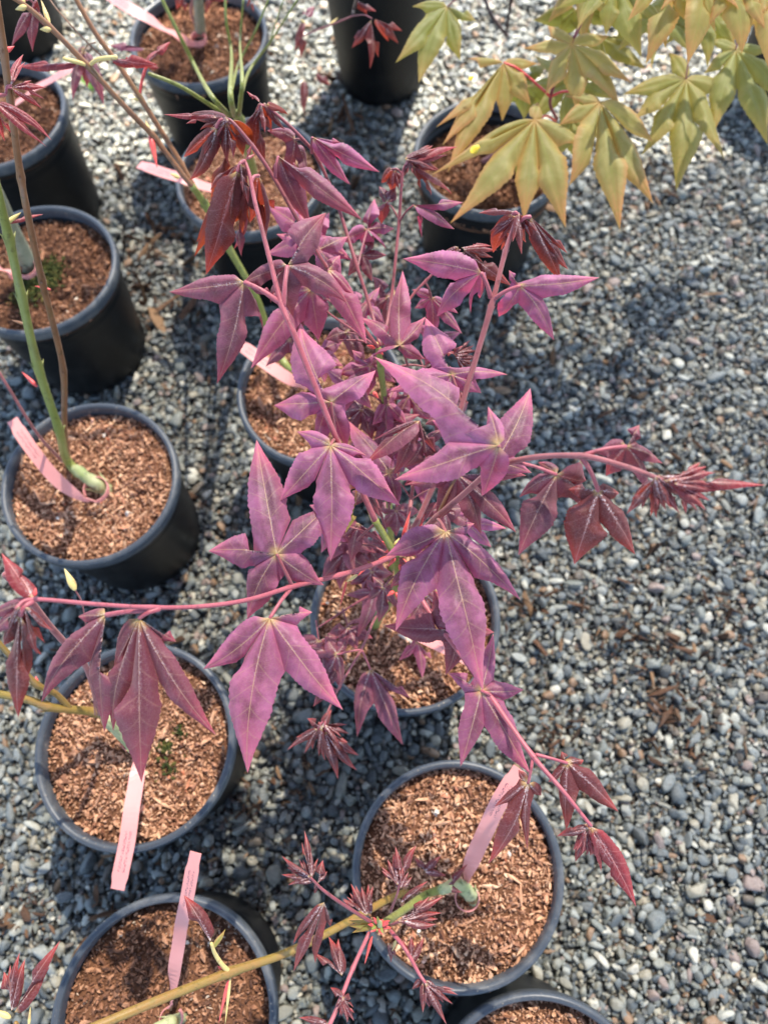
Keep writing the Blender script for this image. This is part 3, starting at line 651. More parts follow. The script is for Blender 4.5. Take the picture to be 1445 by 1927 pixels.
leaf(A, 850, 705, .445, [(800, 598, -.2, 33), (735, 737, .8, 24), (955, 706, .6, 14), (838, 800, 2.6, 24), (905, 740, 1.2, 20)], 'plum', (868, 765, .452), 'rose', 1.)
leaf(A, 855, 668, .475, [(882, 672, .4, 8), (870, 650, .1, 8), (840, 662, .3, 8)], 'red', None)
leaf(A, 846, 690, .47, [(905, 735, 1.4, 12), (880, 760, 2.4, 12), (842, 740, 2.6, 10)], 'young', (870, 748, .45), 'maroon', .8)
leaf(A, 938, 838, .365, [(703, 670, -.4, 47), (742, 903, 1.4, 37), (905, 935, 3.4, 27), (918, 765, .0, 16)], 'plum', (930, 884, .39), 'rose', 1.3, droopy=.05)
leaf(A, 932, 868, .415, [(997, 731, -.2, 36), (812, 790, .2, 40), (1000, 890, .8, 15)], 'plum', (900, 905, .405), 'rose', 1.1)
leaf(A, 860, 893, .430, [(764, 912, .5, 16), (816, 985, 3., 22), (905, 1006, 2.6, 24), (971, 1002, 1.6, 24), (990, 895, .5, 20)], 'dusk', (824, 968, .44), 'brown', 1.1)
leaf(A, 878, 985, .47, [(953, 995, .6, 13), (872, 962, 0, 8), (925, 1030, 1.6, 14), (875, 955, -.3, 12)], 'plum', None)
leaf(A, 788, 792, .445, [(690, 872, .8, 26), (742, 892, 3., 18), (700, 830, .3, 5), (818, 850, 3., 12)], 'dusk', (800, 850, .46), 'maroon', .9, facing=.6)
leaf(A, 733, 890, .50, [(652, 790, -.2, 26), (762, 858, .2, 16), (690, 915, 1., 18), (748, 955, 2.2, 14), (668, 868, .5, 17)], 'plum', None)
leaf(A, 730, 800, .52, [(655, 768, .2, 16), (700, 880, 2., 18), (790, 780, .4, 14), (740, 740, -.2, 14)], 'dusk', (722, 740, .515), 'maroon', .8)
leaf(A, 1047, 893, .375, [(975, 1045, 2.4, 36), (977, 936, 1.6, 15), (1012, 870, .2, 13), (1103, 905, 1.6, 32), (1108, 960, 3., 22)], 'dusk', (960, 868, .38), 'pink', 1.1, facing=.5)
leaf(A, 1125, 923, .365, [(1080, 1062, 2.6, 44), (1196, 1044, 2.8, 24), (1068, 920, 1., 19), (1164, 928, 1.2, 17)], 'young', (1095, 862, .35), 'pink', 1.3, facing=.5)
leaf(A, 1178, 840, .350, [(1120, 852, .8, 20), (1203, 799, -.2, 17), (1247, 872, 1.2, 18), (1220, 924, 3., 20), (1140, 895, 2.6, 24)], 'dusk', (1100, 856, .35), 'pink', 1.3, facing=.4)
leaf(A, 1248, 903, .33, [(1442, 912, .2, 15), (1380, 918, .5, 12)], 'red', None, facing=.4, droopy=.02)
leaf(A, 1246, 905, .333, [(1234, 976, 2.2, 16), (1262, 958, 2., 12)], 'young', None, facing=.6)
leaf(A, 1262, 912, .333, [(1312, 962, 1.6, 6), (1290, 968, 1.8, 6)], 'red', None, facing=.5)
leaf(A, 1250, 895, .33, [(1325, 900, .1, 11), (1300, 888, 0, 9)], 'young', None)
leaf(A, 262, 1163, .370, [(267, 1474, 3.8, 47), (408, 1385, 3., 26), (332, 1208, 1., 22), (213, 1378, 4.4, 25), (212, 1260, 2.2, 26)], 'dusk', (300, 1146, .372), 'pink', 1.5, facing=.6)
leaf(A, 200, 1157, .372, [(76, 1323, 2.4, 27), (198, 1376, 4., 38), (147, 1160, .6, 17)], 'dusk', (285, 1148, .37), 'pink', 1.6, facing=.6)
leaf(A, 38, 1158, .338, [(35, 1352, 3.8, 24), (80, 1232, 3., 18), (8, 1215, 2.6, 18), (46, 1290, 4.2, 16)], 'young', (62, 1132, .34), 'pink', 1.5, facing=.6)
leaf(A, 62, 1126, .34, [(4, 1040, -.4, 18), (20, 1070, .0, 15)], 'red', None, facing=.5)
leaf(A, 58, 1132, .34, [(-20, 1195, 1., 18), (-30, 1165, .5, 14)], 'dusk', None, facing=.5)
leaf(A, 697, 1259, .54, [(672, 1387, 2.2, 18), (759, 1403, 2.2, 22), (772, 1314, 1., 14)], 'dusk', (681, 1224, .53), 'pink', .9, facing=.6)
leaf(A, 634, 1232, .53, [(612, 1196, .1, 16), (565, 1218, .5, 14), (612, 1300, 2., 12), (655, 1195, 0, 12), (640, 1300, 2.6, 13)], 'dusk', (680, 1222, .53), 'pink', .8, facing=.5)
leaf(A, 616, 1288, .53, [(608, 1200, -.2, 14), (590, 1330, 1.2, 10), (640, 1250, .5, 10)], 'dusk', (634, 1300, .525), 'pink', .8)
leaf(A, 598, 1372, .52, [(540, 1412, 1., 6), (556, 1388, .6, 6), (573, 1418, 1.5, 6), (588, 1410, 1.8, 6)], 'young', (612, 1352, .52), 'pink', .8)
leaf(A, 612, 1376, .52, [(636, 1466, 2., 12), (676, 1422, 1., 10), (672, 1450, 1.6, 11), (655, 1398, .5, 9)], 'young', (612, 1352, .52), 'pink', .8)
leaf(A, 606, 1370, .518, [(612, 1432, 2.4, 7), (600, 1424, 2.2, 5), (578, 1352, .2, 9), (625, 1335, 0, 9), (600, 1358, 0, 8)], 'young', None)
leaf(A, 905, 1300, .44, [(843, 1266, .4, 16), (866, 1443, 2.2, 23), (997, 1456, 2.4, 28), (985, 1298, .6, 19), (928, 1192, -.2, 17)], 'plum', (922, 1308, .441), 'pink', 1.2)
leaf(A, 993, 1474, .425, [(918, 1624, 2.4, 25), (930, 1518, 1.2, 10), (1018, 1497, 1., 14), (992, 1598, 3., 9), (975, 1448, 0, 10)], 'young', (1002, 1424, .425), 'pink', 1.1, facing=.6)
leaf(A, 1067, 1436, .425, [(1064, 1563, 2.4, 20), (1162, 1527, 2., 20), (1031, 1472, .8, 10), (1056, 1414, 0, 9), (1098, 1430, .3, 12)], 'young', (1008, 1420, .425), 'pink', 1.1, facing=.6)
leaf(A, 1112, 1556, .41, [(1197, 1708, 1.5, 20), (1180, 1665, 1.2, 13)], 'red', None, facing=.6, droopy=.02)
leaf(A, 1108, 1560, .412, [(1047, 1574, .6, 11), (1082, 1622, 1.8, 11), (1072, 1560, .3, 8)], 'young', None)
leaf(A, 1114, 1560, .409, [(1130, 1642, 1.6, 10), (1150, 1620, 1.2, 12)], 'red', None)
leaf(A, 862, 1185, .455, [(722, 1178, .8, 27), (838, 1270, 2.2, 20), (815, 1112, .2, 34), (930, 1190, 1., 20)], 'dusk', (800, 1142, .465), 'maroon', 1.)
leaf(A, 786, 1208, .58, [(750, 1243, 1., 9), (794, 1277, 1.6, 10), (812, 1240, 1., 8), (770, 1215, .2, 7)], 'plum', (760, 1150, .57), 'rose', .8)
leaf(A, 704, 1115, .55, [(672, 1200, 2.6, 14), (650, 1120, .6, 9), (735, 1130, .8, 9), (690, 1090, 0, 9)], 'dusk', None)
leaf(A, 650, 1040, .53, [(606, 1092, 1., 17), (640, 1110, 1.8, 17), (700, 1070, 1.2, 16), (690, 1015, 0, 14), (610, 1020, .2, 12)], 'dusk', (706, 985, .47), 'maroon', .9)
leaf(A, 676, 985, .50, [(640, 1012, 1., 12), (660, 1060, 2.5, 15), (720, 1020, .8, 10)], 'dusk', None)
leaf(A, 668, 950, .455, [(650, 1002, 2.5, 14), (640, 965, 1.2, 12)], 'gold', (672, 915, .452), 'brown', .8)
leaf(A, 670, 900, .475, [(745, 945, 1., 13), (735, 920, .6, 12), (640, 930, 1.2, 14)], 'young', None)
leaf(A, 815, 1055, .50, [(770, 1035, .2, 10), (765, 1090, 1.6, 12), (800, 1110, 2.2, 12)], 'plum', None)
# inner filler leaves deeper in the plant
leaf(A, 730, 560, .55, [(700, 520, 0, 12), (690, 590, 1., 14), (760, 600, 1.2, 13), (770, 540, .2, 11), (725, 630, 2.4, 13)], 'dusk', (735, 570, .51), 'maroon', .8)
leaf(A, 545, 640, .55, [(500, 690, 1., 14), (580, 690, 1.4, 14), (590, 620, .3, 11), (520, 600, 0, 12)], 'dusk', None)
leaf(A, 770, 745, .53, [(720, 735, .2, 13), (745, 800, 1.6, 16), (815, 790, 1., 15), (790, 710, 0, 12)], 'plum', None)
leaf(A, 655, 845, .52, [(640, 900, 1.6, 16), (700, 880, 1., 15), (690, 820, 0, 12)], 'plum', None)
leaf(A, 680, 480, .53, [(705, 440, 0, 11), (655, 520, 1., 12), (700, 530, 1.6, 12), (728, 480, .5, 10)], 'dusk', None)
leaf(A, 820, 860, .47, [(785, 905, 1.5, 13), (830, 920, 2., 13), (850, 850, .3, 11)], 'dusk', None)
leaf(A, 600, 470, .49, [(520, 440, 0, 22), (560, 395, -.3, 18), (655, 445, .2, 18), (640, 530, 1.8, 22)], 'plum', (618, 508, .477), 'maroon', .9)
leaf(A, 655, 720, .50, [(610, 690, .1, 14), (640, 790, 1.8, 20), (700, 770, 1.2, 16), (700, 690, 0, 12)], 'plum', None)
leaf(A, 795, 835, .475, [(745, 800, .1, 14), (760, 880, 1.6, 18), (835, 875, 1.4, 16), (840, 805, .1, 14)], 'dusk', None)
leaf(A, 690, 575, .53, [(650, 545, 0, 12), (665, 620, 1.2, 14), (725, 610, 1., 13), (715, 540, 0, 10)], 'plum', None)
leaf(A, 820, 640, .52, [(780, 610, 0, 12), (800, 690, 1.4, 14), (868, 625, .3, 12)], 'plum', None)
for k, (x, y, D0, r_, m_, a0) in enumerate([(655, 1005, .52, 62, 'dusk', 80), (690, 1020, .54, 55, 'dusk', 60), (630, 970, .50, 60, 'plum', 110), (700, 1075, .56, 48, 'dusk', 110), (600, 1205, .55, 55, 'dusk', 80), (655, 1180, .57, 46, 'dusk', 70), (800, 1120, .52, 60, 'dusk', 120), (835, 960, .50, 60, 'dusk', 80), (745, 960, .54, 50, 'dusk', 90), (690, 905, .50, 60, 'dusk', 70), (800, 880, .50, 60, 'plum', 95), (760, 840, .51, 66, 'plum', 60), (680, 770, .52, 60, 'dusk', 120), (600, 660, .53, 60, 'plum', 80), (800, 700, .52, 62, 'dusk', 60), (840, 780, .49, 60, 'dusk', 70), (560, 560, .54, 60, 'dusk', 90), (700, 840, .54, 56, 'dusk', 90)]):
    rr = random.Random(k+90); tt_ = []
    for j in range(-2, 3):
        aa = math.radians(a0+j*rr.uniform(38, 52)); q_ = r_*(1.15-.16*abs(j))*rr.uniform(.85, 1.15); tt_.append((x+q_*math.cos(aa), y+q_*math.sin(aa), rr.uniform(.3, 2.2)))
    leaf(A, x, y, D0, tt_, m_, (x-30*math.cos(math.radians(a0)), y-38*math.sin(math.radians(a0)), D0+.006), 'maroon', .7)
for (x0, y0, x1, y1, D0) in [(742, 1045, 655, 990, .50), (742, 1050, 640, 1020, .51), (735, 1060, 690, 900, .49), (755, 1035, 835, 930, .48), (738, 1100, 600, 1180, .55), (745, 1100, 800, 1130, .52), (725, 780, 690, 740, .52), (720, 700, 800, 690, .51), (712, 660, 640, 640, .51), (733, 950, 760, 830, .53), (733, 960, 700, 850, .54)]:
    stem(A, [(x0, y0, D0, 1.5), ((x0+x1)/2+6, (y0+y1)/2-8, D0, 1.3), (x1, y1, D0, 1.)], 'maroon', (1,), 'branch', 8)
leaf(A, 772, 1072, .475, [(735, 1105, .8, 14), (770, 1150, 2., 17), (812, 1120, 1.2, 15), (795, 1050, 0, 11)], 'dusk', (752, 1050, .478), 'maroon', .8)
leaf(A, 722, 1105, .50, [(690, 1130, .8, 12), (712, 1172, 2., 14), (752, 1150, 1.4, 13), (700, 1085, 0, 9)], 'dusk', (740, 1085, .50), 'maroon', .7)
leaf(A, 728, 760, .515, [(700, 800, .8, 14), (730, 835, 2., 15), (765, 800, 1., 13), (745, 725, 0, 10)], 'plum', (726, 730, .52), 'maroon', .8)
# red bud scales and shoots at the nodes
for (x, y, tx, ty, wd, m_) in [(735, 1030, 718, 1018, 1.4, 'redbud'), (738, 1034, 722, 1040, 1.3, 'redbud'), (745, 1050, 728, 1068, 1.2, 'redbud'), (735, 1048, 712, 1052, 1.2, 'redbud'), (742, 1026, 752, 1012, 1.1, 'bud'), (752, 1062, 760, 1085, 1.6, 'redbud'), (758, 1052, 772, 1075, 1.3, 'redbud'),
                               (757, 1012, 772, 962, 1.2, 'redbud'), (788, 1000, 798, 968, 1.0, 'redbud'), (741, 1113, 728, 1122, 1.5, 'redbud'), (745, 1115, 752, 1132, 1.3, 'redbud'), (707, 978, 694, 945, .9, 'redbud'), (703, 985, 688, 950, .8, 'bud'), (712, 985, 700, 955, .9, 'redbud'),
                               (695, 1062, 672, 1085, .9, 'redbud'), (700, 1062, 668, 1075, .7, 'redbud'), (672, 1082, 652, 1095, 1.2, 'bud'), (652, 1095, 640, 1140, .8, 'redbud'), (705, 655, 690, 650, 1.4, 'redbud'), (712, 650, 700, 640, 1.2, 'bud'), (712, 660, 722, 668, 1.2, 'redbud'), (703, 738, 712, 750, 1.6, 'redbud'),
                               (744, 600, 742, 545, 1.2, 'bud'), (745, 602, 762, 555, 1.0, 'redbud'), (66, 1122, 68, 1106, 1., 'redbud')]:
    D0 = .478 if y > 900 else .49
    if x < 100: D0 = .338
    bud(A, x, y, D0, tx, ty, wd, m_, 0., 'bud_scale')

# ================================================================ YELLOW-GREEN MAPLE (upper right)
Y = plant(908, 300, .118, 'yellow-green leaved maple sapling hanging into the top right corner')
stem(Y, [(908, 305, -.115, 5), (930, 290, -.16, 4.5), (985, 235, -.26, 3.4), (1045, 228, .70, 2.6), (1035, 182, .67, 2.3), (1085, 60, .63, 2.3), (1150, -60, .60, 2.1), (1320, -130, .58, 1.9)], 'maroon', (4,), 'trunk')
stem(Y, [(1035, 182, .67, 1.3), (1018, 166, .66, 1.1), (975, 130, .65, 1.0), (948, 118, .65, .8)], 'redbud')
stem(Y, [(1035, 182, .67, 1.3), (1062, 172, .66, 1.1), (1100, 180, .65, 1.0), (1128, 192, .64, .8)], 'redbud')
stem(Y, [(1045, 228, .69, 1.1), (1028, 218, .66, 1.0), (1008, 226, .645, .8)], 'redbud')
stem(Y, [(905, -20, .9, 2.2), (925, 30, .92, 2.2), (955, 68, .95, 2.2)], 'dark'); stem(Y, [(965, -20, .9, 2), (952, 62, .95, 2)], 'dark')
yk = dict(teeth=20, bulge=.14, cup=.22, hwk=1.04, sin_len=.40)
G = 'gold'
leaf(Y, 1006, 225, .635, [(846, 422, 2.0, 27), (812, 330, .6, 13), (985, 418, 2.6, 29), (1064, 428, 2.4, 31), (1118, 287, .8, 17), (1012, 192, -.2, 13), (875, 285, .3, 12)], G, None, **yk)
leaf(Y, 1129, 192, .63, [(1166, 434, 2.6, 31), (1228, 384, 2.2, 27), (1230, 268, .8, 18), (1070, 350, 2., 30), (1052, 236, .6, 18), (1060, 180, .2, 10)], G, None, **yk)
leaf(Y, 1076, 84, .63, [(1030, 48, -.2, 17), (985, 92, .2, 13), (1026, 178, 1.6, 20), (1084, 210, 2.4, 24), (1167, 205, 2., 24), (1188, 158, 1., 22), (1145, 68, 0, 15)], G, None, **yk)
leaf(Y, 947, 118, .65, [(842, 326, 2.2, 24), (820, 240, .6, 15), (832, 275, 1.2, 22), (945, 228, 2.4, 22), (999, 198, 1.4, 20), (1010, 120, .4, 12), (880, 110, 0, 10)], G, None, **yk)
leaf(Y, 841, 12, .68, [(744, 118, 1., 19), (788, 157, 2., 23), (866, 114, 1.8, 19), (895, 40, .6, 14), (775, 12, .0, 10)], 'lime', (905, -30, .65), 'rose', .8, **yk)
leaf(Y, 1290, 149, .66, [(1172, 178, .4, 18), (1192, 225, 1., 26), (1205, 292, 1.8, 26), (1272, 358, 2.6, 31), (1361, 302, 1.8, 24), (1382, 167, .6, 16), (1258, 98, -.2, 14)], 'lime', (1310, -20, .62), 'rose', .8, **yk)
leaf(Y, 1384, 93, .66, [(1324, 138, .6, 15), (1342, 250, 2.2, 25), (1446, 272, 2.4, 30), (1480, 200, 1.4, 24), (1330, 78, .0, 12), (1445, 90, .0, 18)], 'lime', (1400, -30, .62), 'rose', .8, **yk)
leaf(Y, 1158, -42, .60, [(1085, 58, 1., 18), (1139, 66, 1.8, 25), (1206, 108, 2.2, 27), (1262, 70, 1.6, 18), (1040, 20, .4, 15)], 'lime', (1150, -60, .6), 'rose', .8, **yk)
leaf(Y, 1253, -48, .57, [(1214, 120, 2.4, 27), (1252, 92, 2.4, 16), (1180, 40, 1., 16), (1310, 60, 1.6, 20)], G, (1240, -95, .58), 'rose', .8, **yk)
leaf(Y, 1318, -52, .56, [(1292, 122, 2.6, 30), (1345, 60, 2., 14), (1240, 20, .6, 14), (1390, 20, .8, 18)], G, (1300, -110, .58), 'rose', .8, **yk)
leaf(Y, 1382, -52, .56, [(1394, 102, 2.4, 29), (1330, 50, 1.5, 16), (1440, 60, 1.4, 20)], G, (1340, -130, .58), 'rose', .8, **yk)
leaf(Y, 1465, -42, .56, [(1446, 135, 2.4, 26), (1500, 120, 2., 24), (1420, 40, 1., 14)], G, (1400, -130, .58), 'rose', .8, **yk)
leaf(Y, 1083, 18, .68, [(1003, 38, .6, 18), (1050, 66, 1.4, 20), (1110, 80, 1.8, 20), (1165, 50, .8, 18), (1120, -20, 0, 14)], 'lime', None, **yk)
leaf(Y, 1130, 70, .70, [(1215, 130, 1.2, 22), (1190, 70, .4, 18), (1120, 150, 1.8, 22), (1195, 90, .6, 18)], 'lime', None, **yk)
leaf(Y, 1000, 275, .70, [(930, 330, 1.2, 18), (975, 350, 1.8, 20), (1050, 330, 1.4, 20), (1060, 270, .5, 16)], 'lime', None, **yk)
leaf(Y, 1075, 225, .69, [(1040, 300, 1.6, 20), (1095, 310, 1.8, 22), (1140, 260, 1., 18)], 'lime', None, **yk)
leaf(Y, 985, 150, .72, [(940, 200, 1.2, 18), (985, 225, 1.8, 20), (1040, 205, 1.2, 18), (1030, 120, 0, 14)], 'lime', None, **yk)
for (x, y, D0, m_, sc, a0) in [(1075, 150, .70, 'lime', 130, 100), (1235, 20, .66, 'lime', 130, 90), (1330, 10, .66, 'lime', 130, 95), (1430, 0, .68, 'gold', 140, 80), (1100, -40, .66, 'gold', 130, 90)]:
    tt_ = []
    for k in range(-3, 4):
        aa = math.radians(a0+k*38+random.uniform(-6, 6)); r_ = sc*(1-.13*abs(k))*random.uniform(.9, 1.1); tt_.append((x+r_*math.cos(aa), y+r_*math.sin(aa)*.95, .5+1.6*max(0, math.sin(aa)), 17))
    leaf(Y, x, y, D0, tt_, m_, None, **yk)
# crown beyond the frame at the upper right
for k in range(16):
    cx_ = 1230+random.uniform(-160, 420); cy_ = -150-random.uniform(0, 260); D_ = random.uniform(.52, .72); tt_ = []
    for a_ in (0, 42, 84, 126, 170):
        aa = math.radians(a_+random.uniform(-8, 8)); r_ = random.uniform(110, 175); tt_.append((cx_+r_*math.cos(aa), cy_+r_*math.sin(aa)*.9, random.uniform(.6, 2.4), 24))
    leaf(Y, cx_, cy_, D_, tt_, random.choice([G, 'lime']), None, N=18, K=3, **yk)

# ================================================================ GREEN AND BROWN STEMMED SAPLING (left)
B = plant(195, 920, .138, 'sapling with one thick green stem and one brown stem rising along the left edge')
stem(B, [(205, 925, -.134, 9), (190, 915, -.142, 9.5), (165, 900, -.150, 8.5), (140, 880, -.157, 6.5)], 'pale', (1,), 'graft_union')
stem(B, [(150, 893, -.150, 7), (125, 862, -.165, 6), (112, 810, .62, 5.2), (72, 690, .57, 5), (42, 560, .53, 4.6), (18, 450, .50, 4.6), (-4, 360, .47, 4.4), (-30, 240, .45, 4.)], 'green', (2, 3, 4, 5), 'trunk')
stem(B, [(128, 858, -.148, 3.6), (122, 800, .64, 3.6), (120, 700, .60, 3.5), (98, 600, .56, 3.4), (80, 530, .53, 3.3), (52, 400, .48, 3.2), (40, 335, .465, 3.2), (28, 250, .44, 3.1), (8, 100, .41, 3.0), (-6, 0, .39, 2.8)], 'brown', (2, 4, 6, 8), 'branch')
stem(B, [(118, 868, -.15, 2.2), (70, 815, .64, 2.), (20, 735, .60, 1.9), (-20, 670, .58, 1.8)], 'rose')
for (cx_, cy_, D_, tp) in [(22, 160, .42, [(45, 103, 0, 7), (48, 116, 0, 6), (40, 112, 0, 5)]), (22, 165, .42, [(88, 165, .8, 7), (84, 186, 1.2, 7), (80, 204, 1.8, 7), (60, 152, .3, 6)]), (-8, 192, .41, [(98, 264, 1.6, 8), (88, 276, 2., 8), (70, 262, 2., 7), (60, 236, 1.2, 8)]), (-10, 200, .41, [(10, 266, 2.5, 7), (22, 250, 2., 6)])]:
    leaf(B, cx_, cy_, D_, tp, 'red', (12, 178, .42), 'pink', .8, facing=.5)
leaf(B, 12, 418, .50, [(82, 403, .3, 6), (60, 408, .5, 5)], 'red', None)
bud(B, 14, 420, .50, 40, 400, 1.6, 'bud'); bud(B, 10, 97, .41, 28, 87, 1.4, 'redbud'); bud(B, 96, 545, .54, 66, 538, 1., 'redbud')
bud(B, 70, 727, .58, 42, 700, 1.6, 'redbud'); bud(B, 44, 335, .465, 44, 320, 1.2, 'bud'); bud(B, 46, 610, .55, 22, 602, 1.2, 'brown'); bud(B, 86, 728, .585, 92, 722, 1.6, 'pale')

# sapling in the left edge pot with moss
C_ = plant(60, 505, .133, 'thick grey-green trunk leaning out of the mossy pot at the left edge')
stem(C_, [(62, 512, -.128, 9), (52, 490, -.145, 8.5), (22, 430, -.20, 7.5), (-10, 360, -.28, 7), (-60, 250, -.40, 6)], 'bark', (1,), 'trunk')

# ================================================================ SAPLING behind the purple leaves (brown forked stems, upper left)
D_ = plant(560, 715, .134, 'sapling with green trunk forking into two long brown stems at the upper left')
stem(D_, [(565, 722, -.13, 7), (540, 690, -.17, 5.6), (510, 640, .73, 5), (483, 560, .69, 4.7), (430, 465, .65, 4.5), (388, 388, .62, 4.4), (362, 350, .60, 4.2)], 'green', (4, 5), 'trunk')
stem(D_, [(362, 350, .60, 3.), (345, 330, .595, 3.2), (310, 283, .585, 3.1), (291, 258, .58, 3.1), (240, 205, .56, 3.), (168, 126, .54, 2.9), (92, 48, .52, 2.8), (45, 8, .51, 2.5), (0, -20, .50, 2.4)], 'brown', (3, 5, 6))
stem(D_, [(366, 352, .605, 2.8), (343, 311, .60, 3.1), (305, 249, .59, 3.), (263, 182, .575, 3.), (221, 118, .565, 2.9), (180, 62, .555, 2.8), (142, -5, .545, 2.7), (120, -50, .54, 2.6)], 'brown', (1, 3))
stem(D_, [(205, 118, .565, .9), (160, 75, .56, .8), (110, 20, .56, .8), (95, 0, .56, .7)], 'brown')
stem(D_, [(168, 124, .54, 1.2), (150, 118, .535, 1.5), (120, 110, .53, 1.3)], 'bud'); stem(D_, [(168, 124, .54, 1.2), (185, 112, .535, 1.6), (220, 108, .53, 1.6)], 'bud')
leaf(D_, 150, 117, .535, [(34, 126, .5, 12), (70, 128, .8, 9)], 'red', None, facing=.6)
leaf(D_, 208, 110, .53, [(298, 122, .6, 12), (270, 126, .9, 9), (250, 112, .4, 9)], 'red', None, facing=.6)
stem(D_, [(263, 182, .575, 1.), (268, 150, .57, 1.1), (276, 125, .565, 1.2)], 'redbud')
leaf(D_, 276, 120, .56, [(322, 78, 0, 10), (316, 92, .3, 8), (300, 128, .9, 7)], 'red', None)
bud(D_, 283, 252, .58, 296, 315, 2.4, 'redbud'); bud(D_, 281, 245, .58, 274, 226, 1.2, 'bud'); bud(D_, 96, 55, .52, 76, 55, 2., 'bud'); bud(D_, 262, 187, .575, 250, 186, 1.2, 'bud')
bud(D_, 338, 335, .60, 320, 326, 1.6, 'bud'); bud(D_, 50, 12, .51, 30, 18, 2., 'bud'); bud(D_, 94, 46, .52, 78, 0, 1.6, 'bud', name='shoot'); bud(D_, 45, 10, .51, 42, -20, 1.6, 'bud', name='shoot')
leaf(D_, 66, 8, .53, [(22, 88, 2., 11), (62, 98, 2.4, 11), (92, 60, 1.8, 8), (75, 20, 1., 8)], 'dusk', (50, 0, .51), 'pink', .8)
leaf(D_, 70, 0, .52, [(60, 30, 1.2, 7), (75, 25, 1., 6)], 'red', None)
leaf(D_, 158, 96, .66, [(138, 190, 2.4, 13), (196, 198, 2.4, 13), (165, 165, 2.6, 12), (148, 92, 0, 9)], 'dusk', (180, 80, .6), 'brown', .7)
leaf(D_, 276, 92, .68, [(206, 86, .4, 13), (215, 96, .8, 8)], 'dusk', (300, 105, .70), 'brown', .7)

# ================================================================ many-stemmed green sapling
E_ = plant(475, 372, .134, 'sapling with a fan of thin green stems at the top left of centre')
stem(E_, [(475, 375, -.13, 8), (478, 340, -.17, 7.5), (468, 290, -.23, 6.8), (450, 225, -.31, 6.2), (440, 212, -.33, 5)], 'green', (3,), 'trunk')
for pp in ([(432, 218, -.32, 3.2), (398, 180, -.37, 3.), (370, 130, .72, 2.8), (340, 70, .70, 2.6), (302, -8, .68, 2.3)],
           [(430, 220, -.32, 2.6), (385, 190, -.35, 2.4), (335, 160, -.37, 2.2), (280, 138, -.38, 2.)],
           [(440, 215, -.33, 3.6), (434, 175, -.38, 3.2), (436, 100, .70, 2.2), (426, 40, .68, 2.), (424, -10, .67, 1.8)],
           [(450, 215, -.33, 3.), (456, 150, -.38, 2.4), (452, 80, .70, 1.6), (458, 0, .68, 1.4)],
           [(436, 170, -.38, 2.), (450, 118, .72, 1.8), (480, 60, .70, 1.6), (505, 0, .68, 1.4)],
           [(452, 185, -.36, 2.4), (470, 132, .73, 2.), (508, 80, .71, 1.6), (540, 30, .69, 1.3), (566, -10, .68, 1.1)],
           [(508, 80, .71, 1.1), (520, 40, .70, 1.), (535, -5, .69, .9)]):
    stem(E_, pp, 'green', (), 'branch', 8)
leaf(E_, 470, -6, .70, [(478, 22, 1., 4), (466, 15, 1., 4)], 'young', None)
F_ = plant(376, 64, .133, 'sapling with grey-brown trunk in the pot with the long pink tag, top left')
stem(F_, [(378, 66, -.13, 7), (376, 40, -.17, 6.2), (374, 0, -.23, 5.6), (372, -50, -.31, 5)], 'bark', (), 'trunk'); stem(F_, [(378, 60, -.14, 3), (360, 25, -.19, 2.4), (368, -20, -.24, 2.)], 'rose')
leaf(F_, 345, -10, .80, [(333, 18, 1.2, 8), (350, 22, 1.4, 8)], 'young', None); leaf(F_, 395, -8, .80, [(388, 25, 1.4, 7), (430, 5, .6, 8)], 'young', None)

# twig with dark young leaves in front of the tall pot
q = plant(716, -170, .23, 'sapling of the tall top pot with a dark twig of drooping young leaves')
stem(q, [(716, -172, -.228, 5), (700, -110, -.33, 4), (690, -60, -.40, 2.6), (668, 10, .70, 1.6), (664, 28, .70, 1.4)], 'dark', (), 'trunk')
stem(q, [(664, 30, .70, 1.3), (635, 42, .72, 1.3), (600, 55, .74, 1.3), (575, 66, .76, 1.2), (568, 72, .77, 1.)], 'maroon'); stem(q, [(664, 30, .70, 1.), (685, 28, .69, 1.), (700, 35, .685, .8)], 'maroon')
leaf(q, 698, 38, .685, [(697, 130, 3., 12), (662, 90, 1.8, 10), (712, 108, 3., 9), (665, 72, 1.2, 9)], 'young', None)
leaf(q, 706, 36, .685, [(757, 58, 1., 9), (750, 82, 1.8, 9), (732, 78, 2.2, 8)], 'young', None)
leaf(q, 672, 2, .69, [(708, 22, .8, 9), (690, 26, 1.4, 9), (672, 10, .5, 6)], 'young', None)
leaf(q, 574, 40, .77, [(566, 108, 2.5, 10), (556, 96, 2., 8)], 'young', (570, 70, .77), 'maroon', .8); leaf(q, 578, 32, .77, [(592, 12, 0, 7), (570, 22, 0, 6)], 'dusk', None)
leaf(q, 573, 150, .85, [(572, 214, 2.4, 9)], 'young', None); leaf(q, 596, 136, .85, [(622, 160, 1.2, 9), (614, 150, .8, 6)], 'young', None)
bud(q, 620, 48, .73, 636, 33, 1.2, 'bud'); bud(q, 574, 44, .77, 566, 36, 1.2, 'bud')

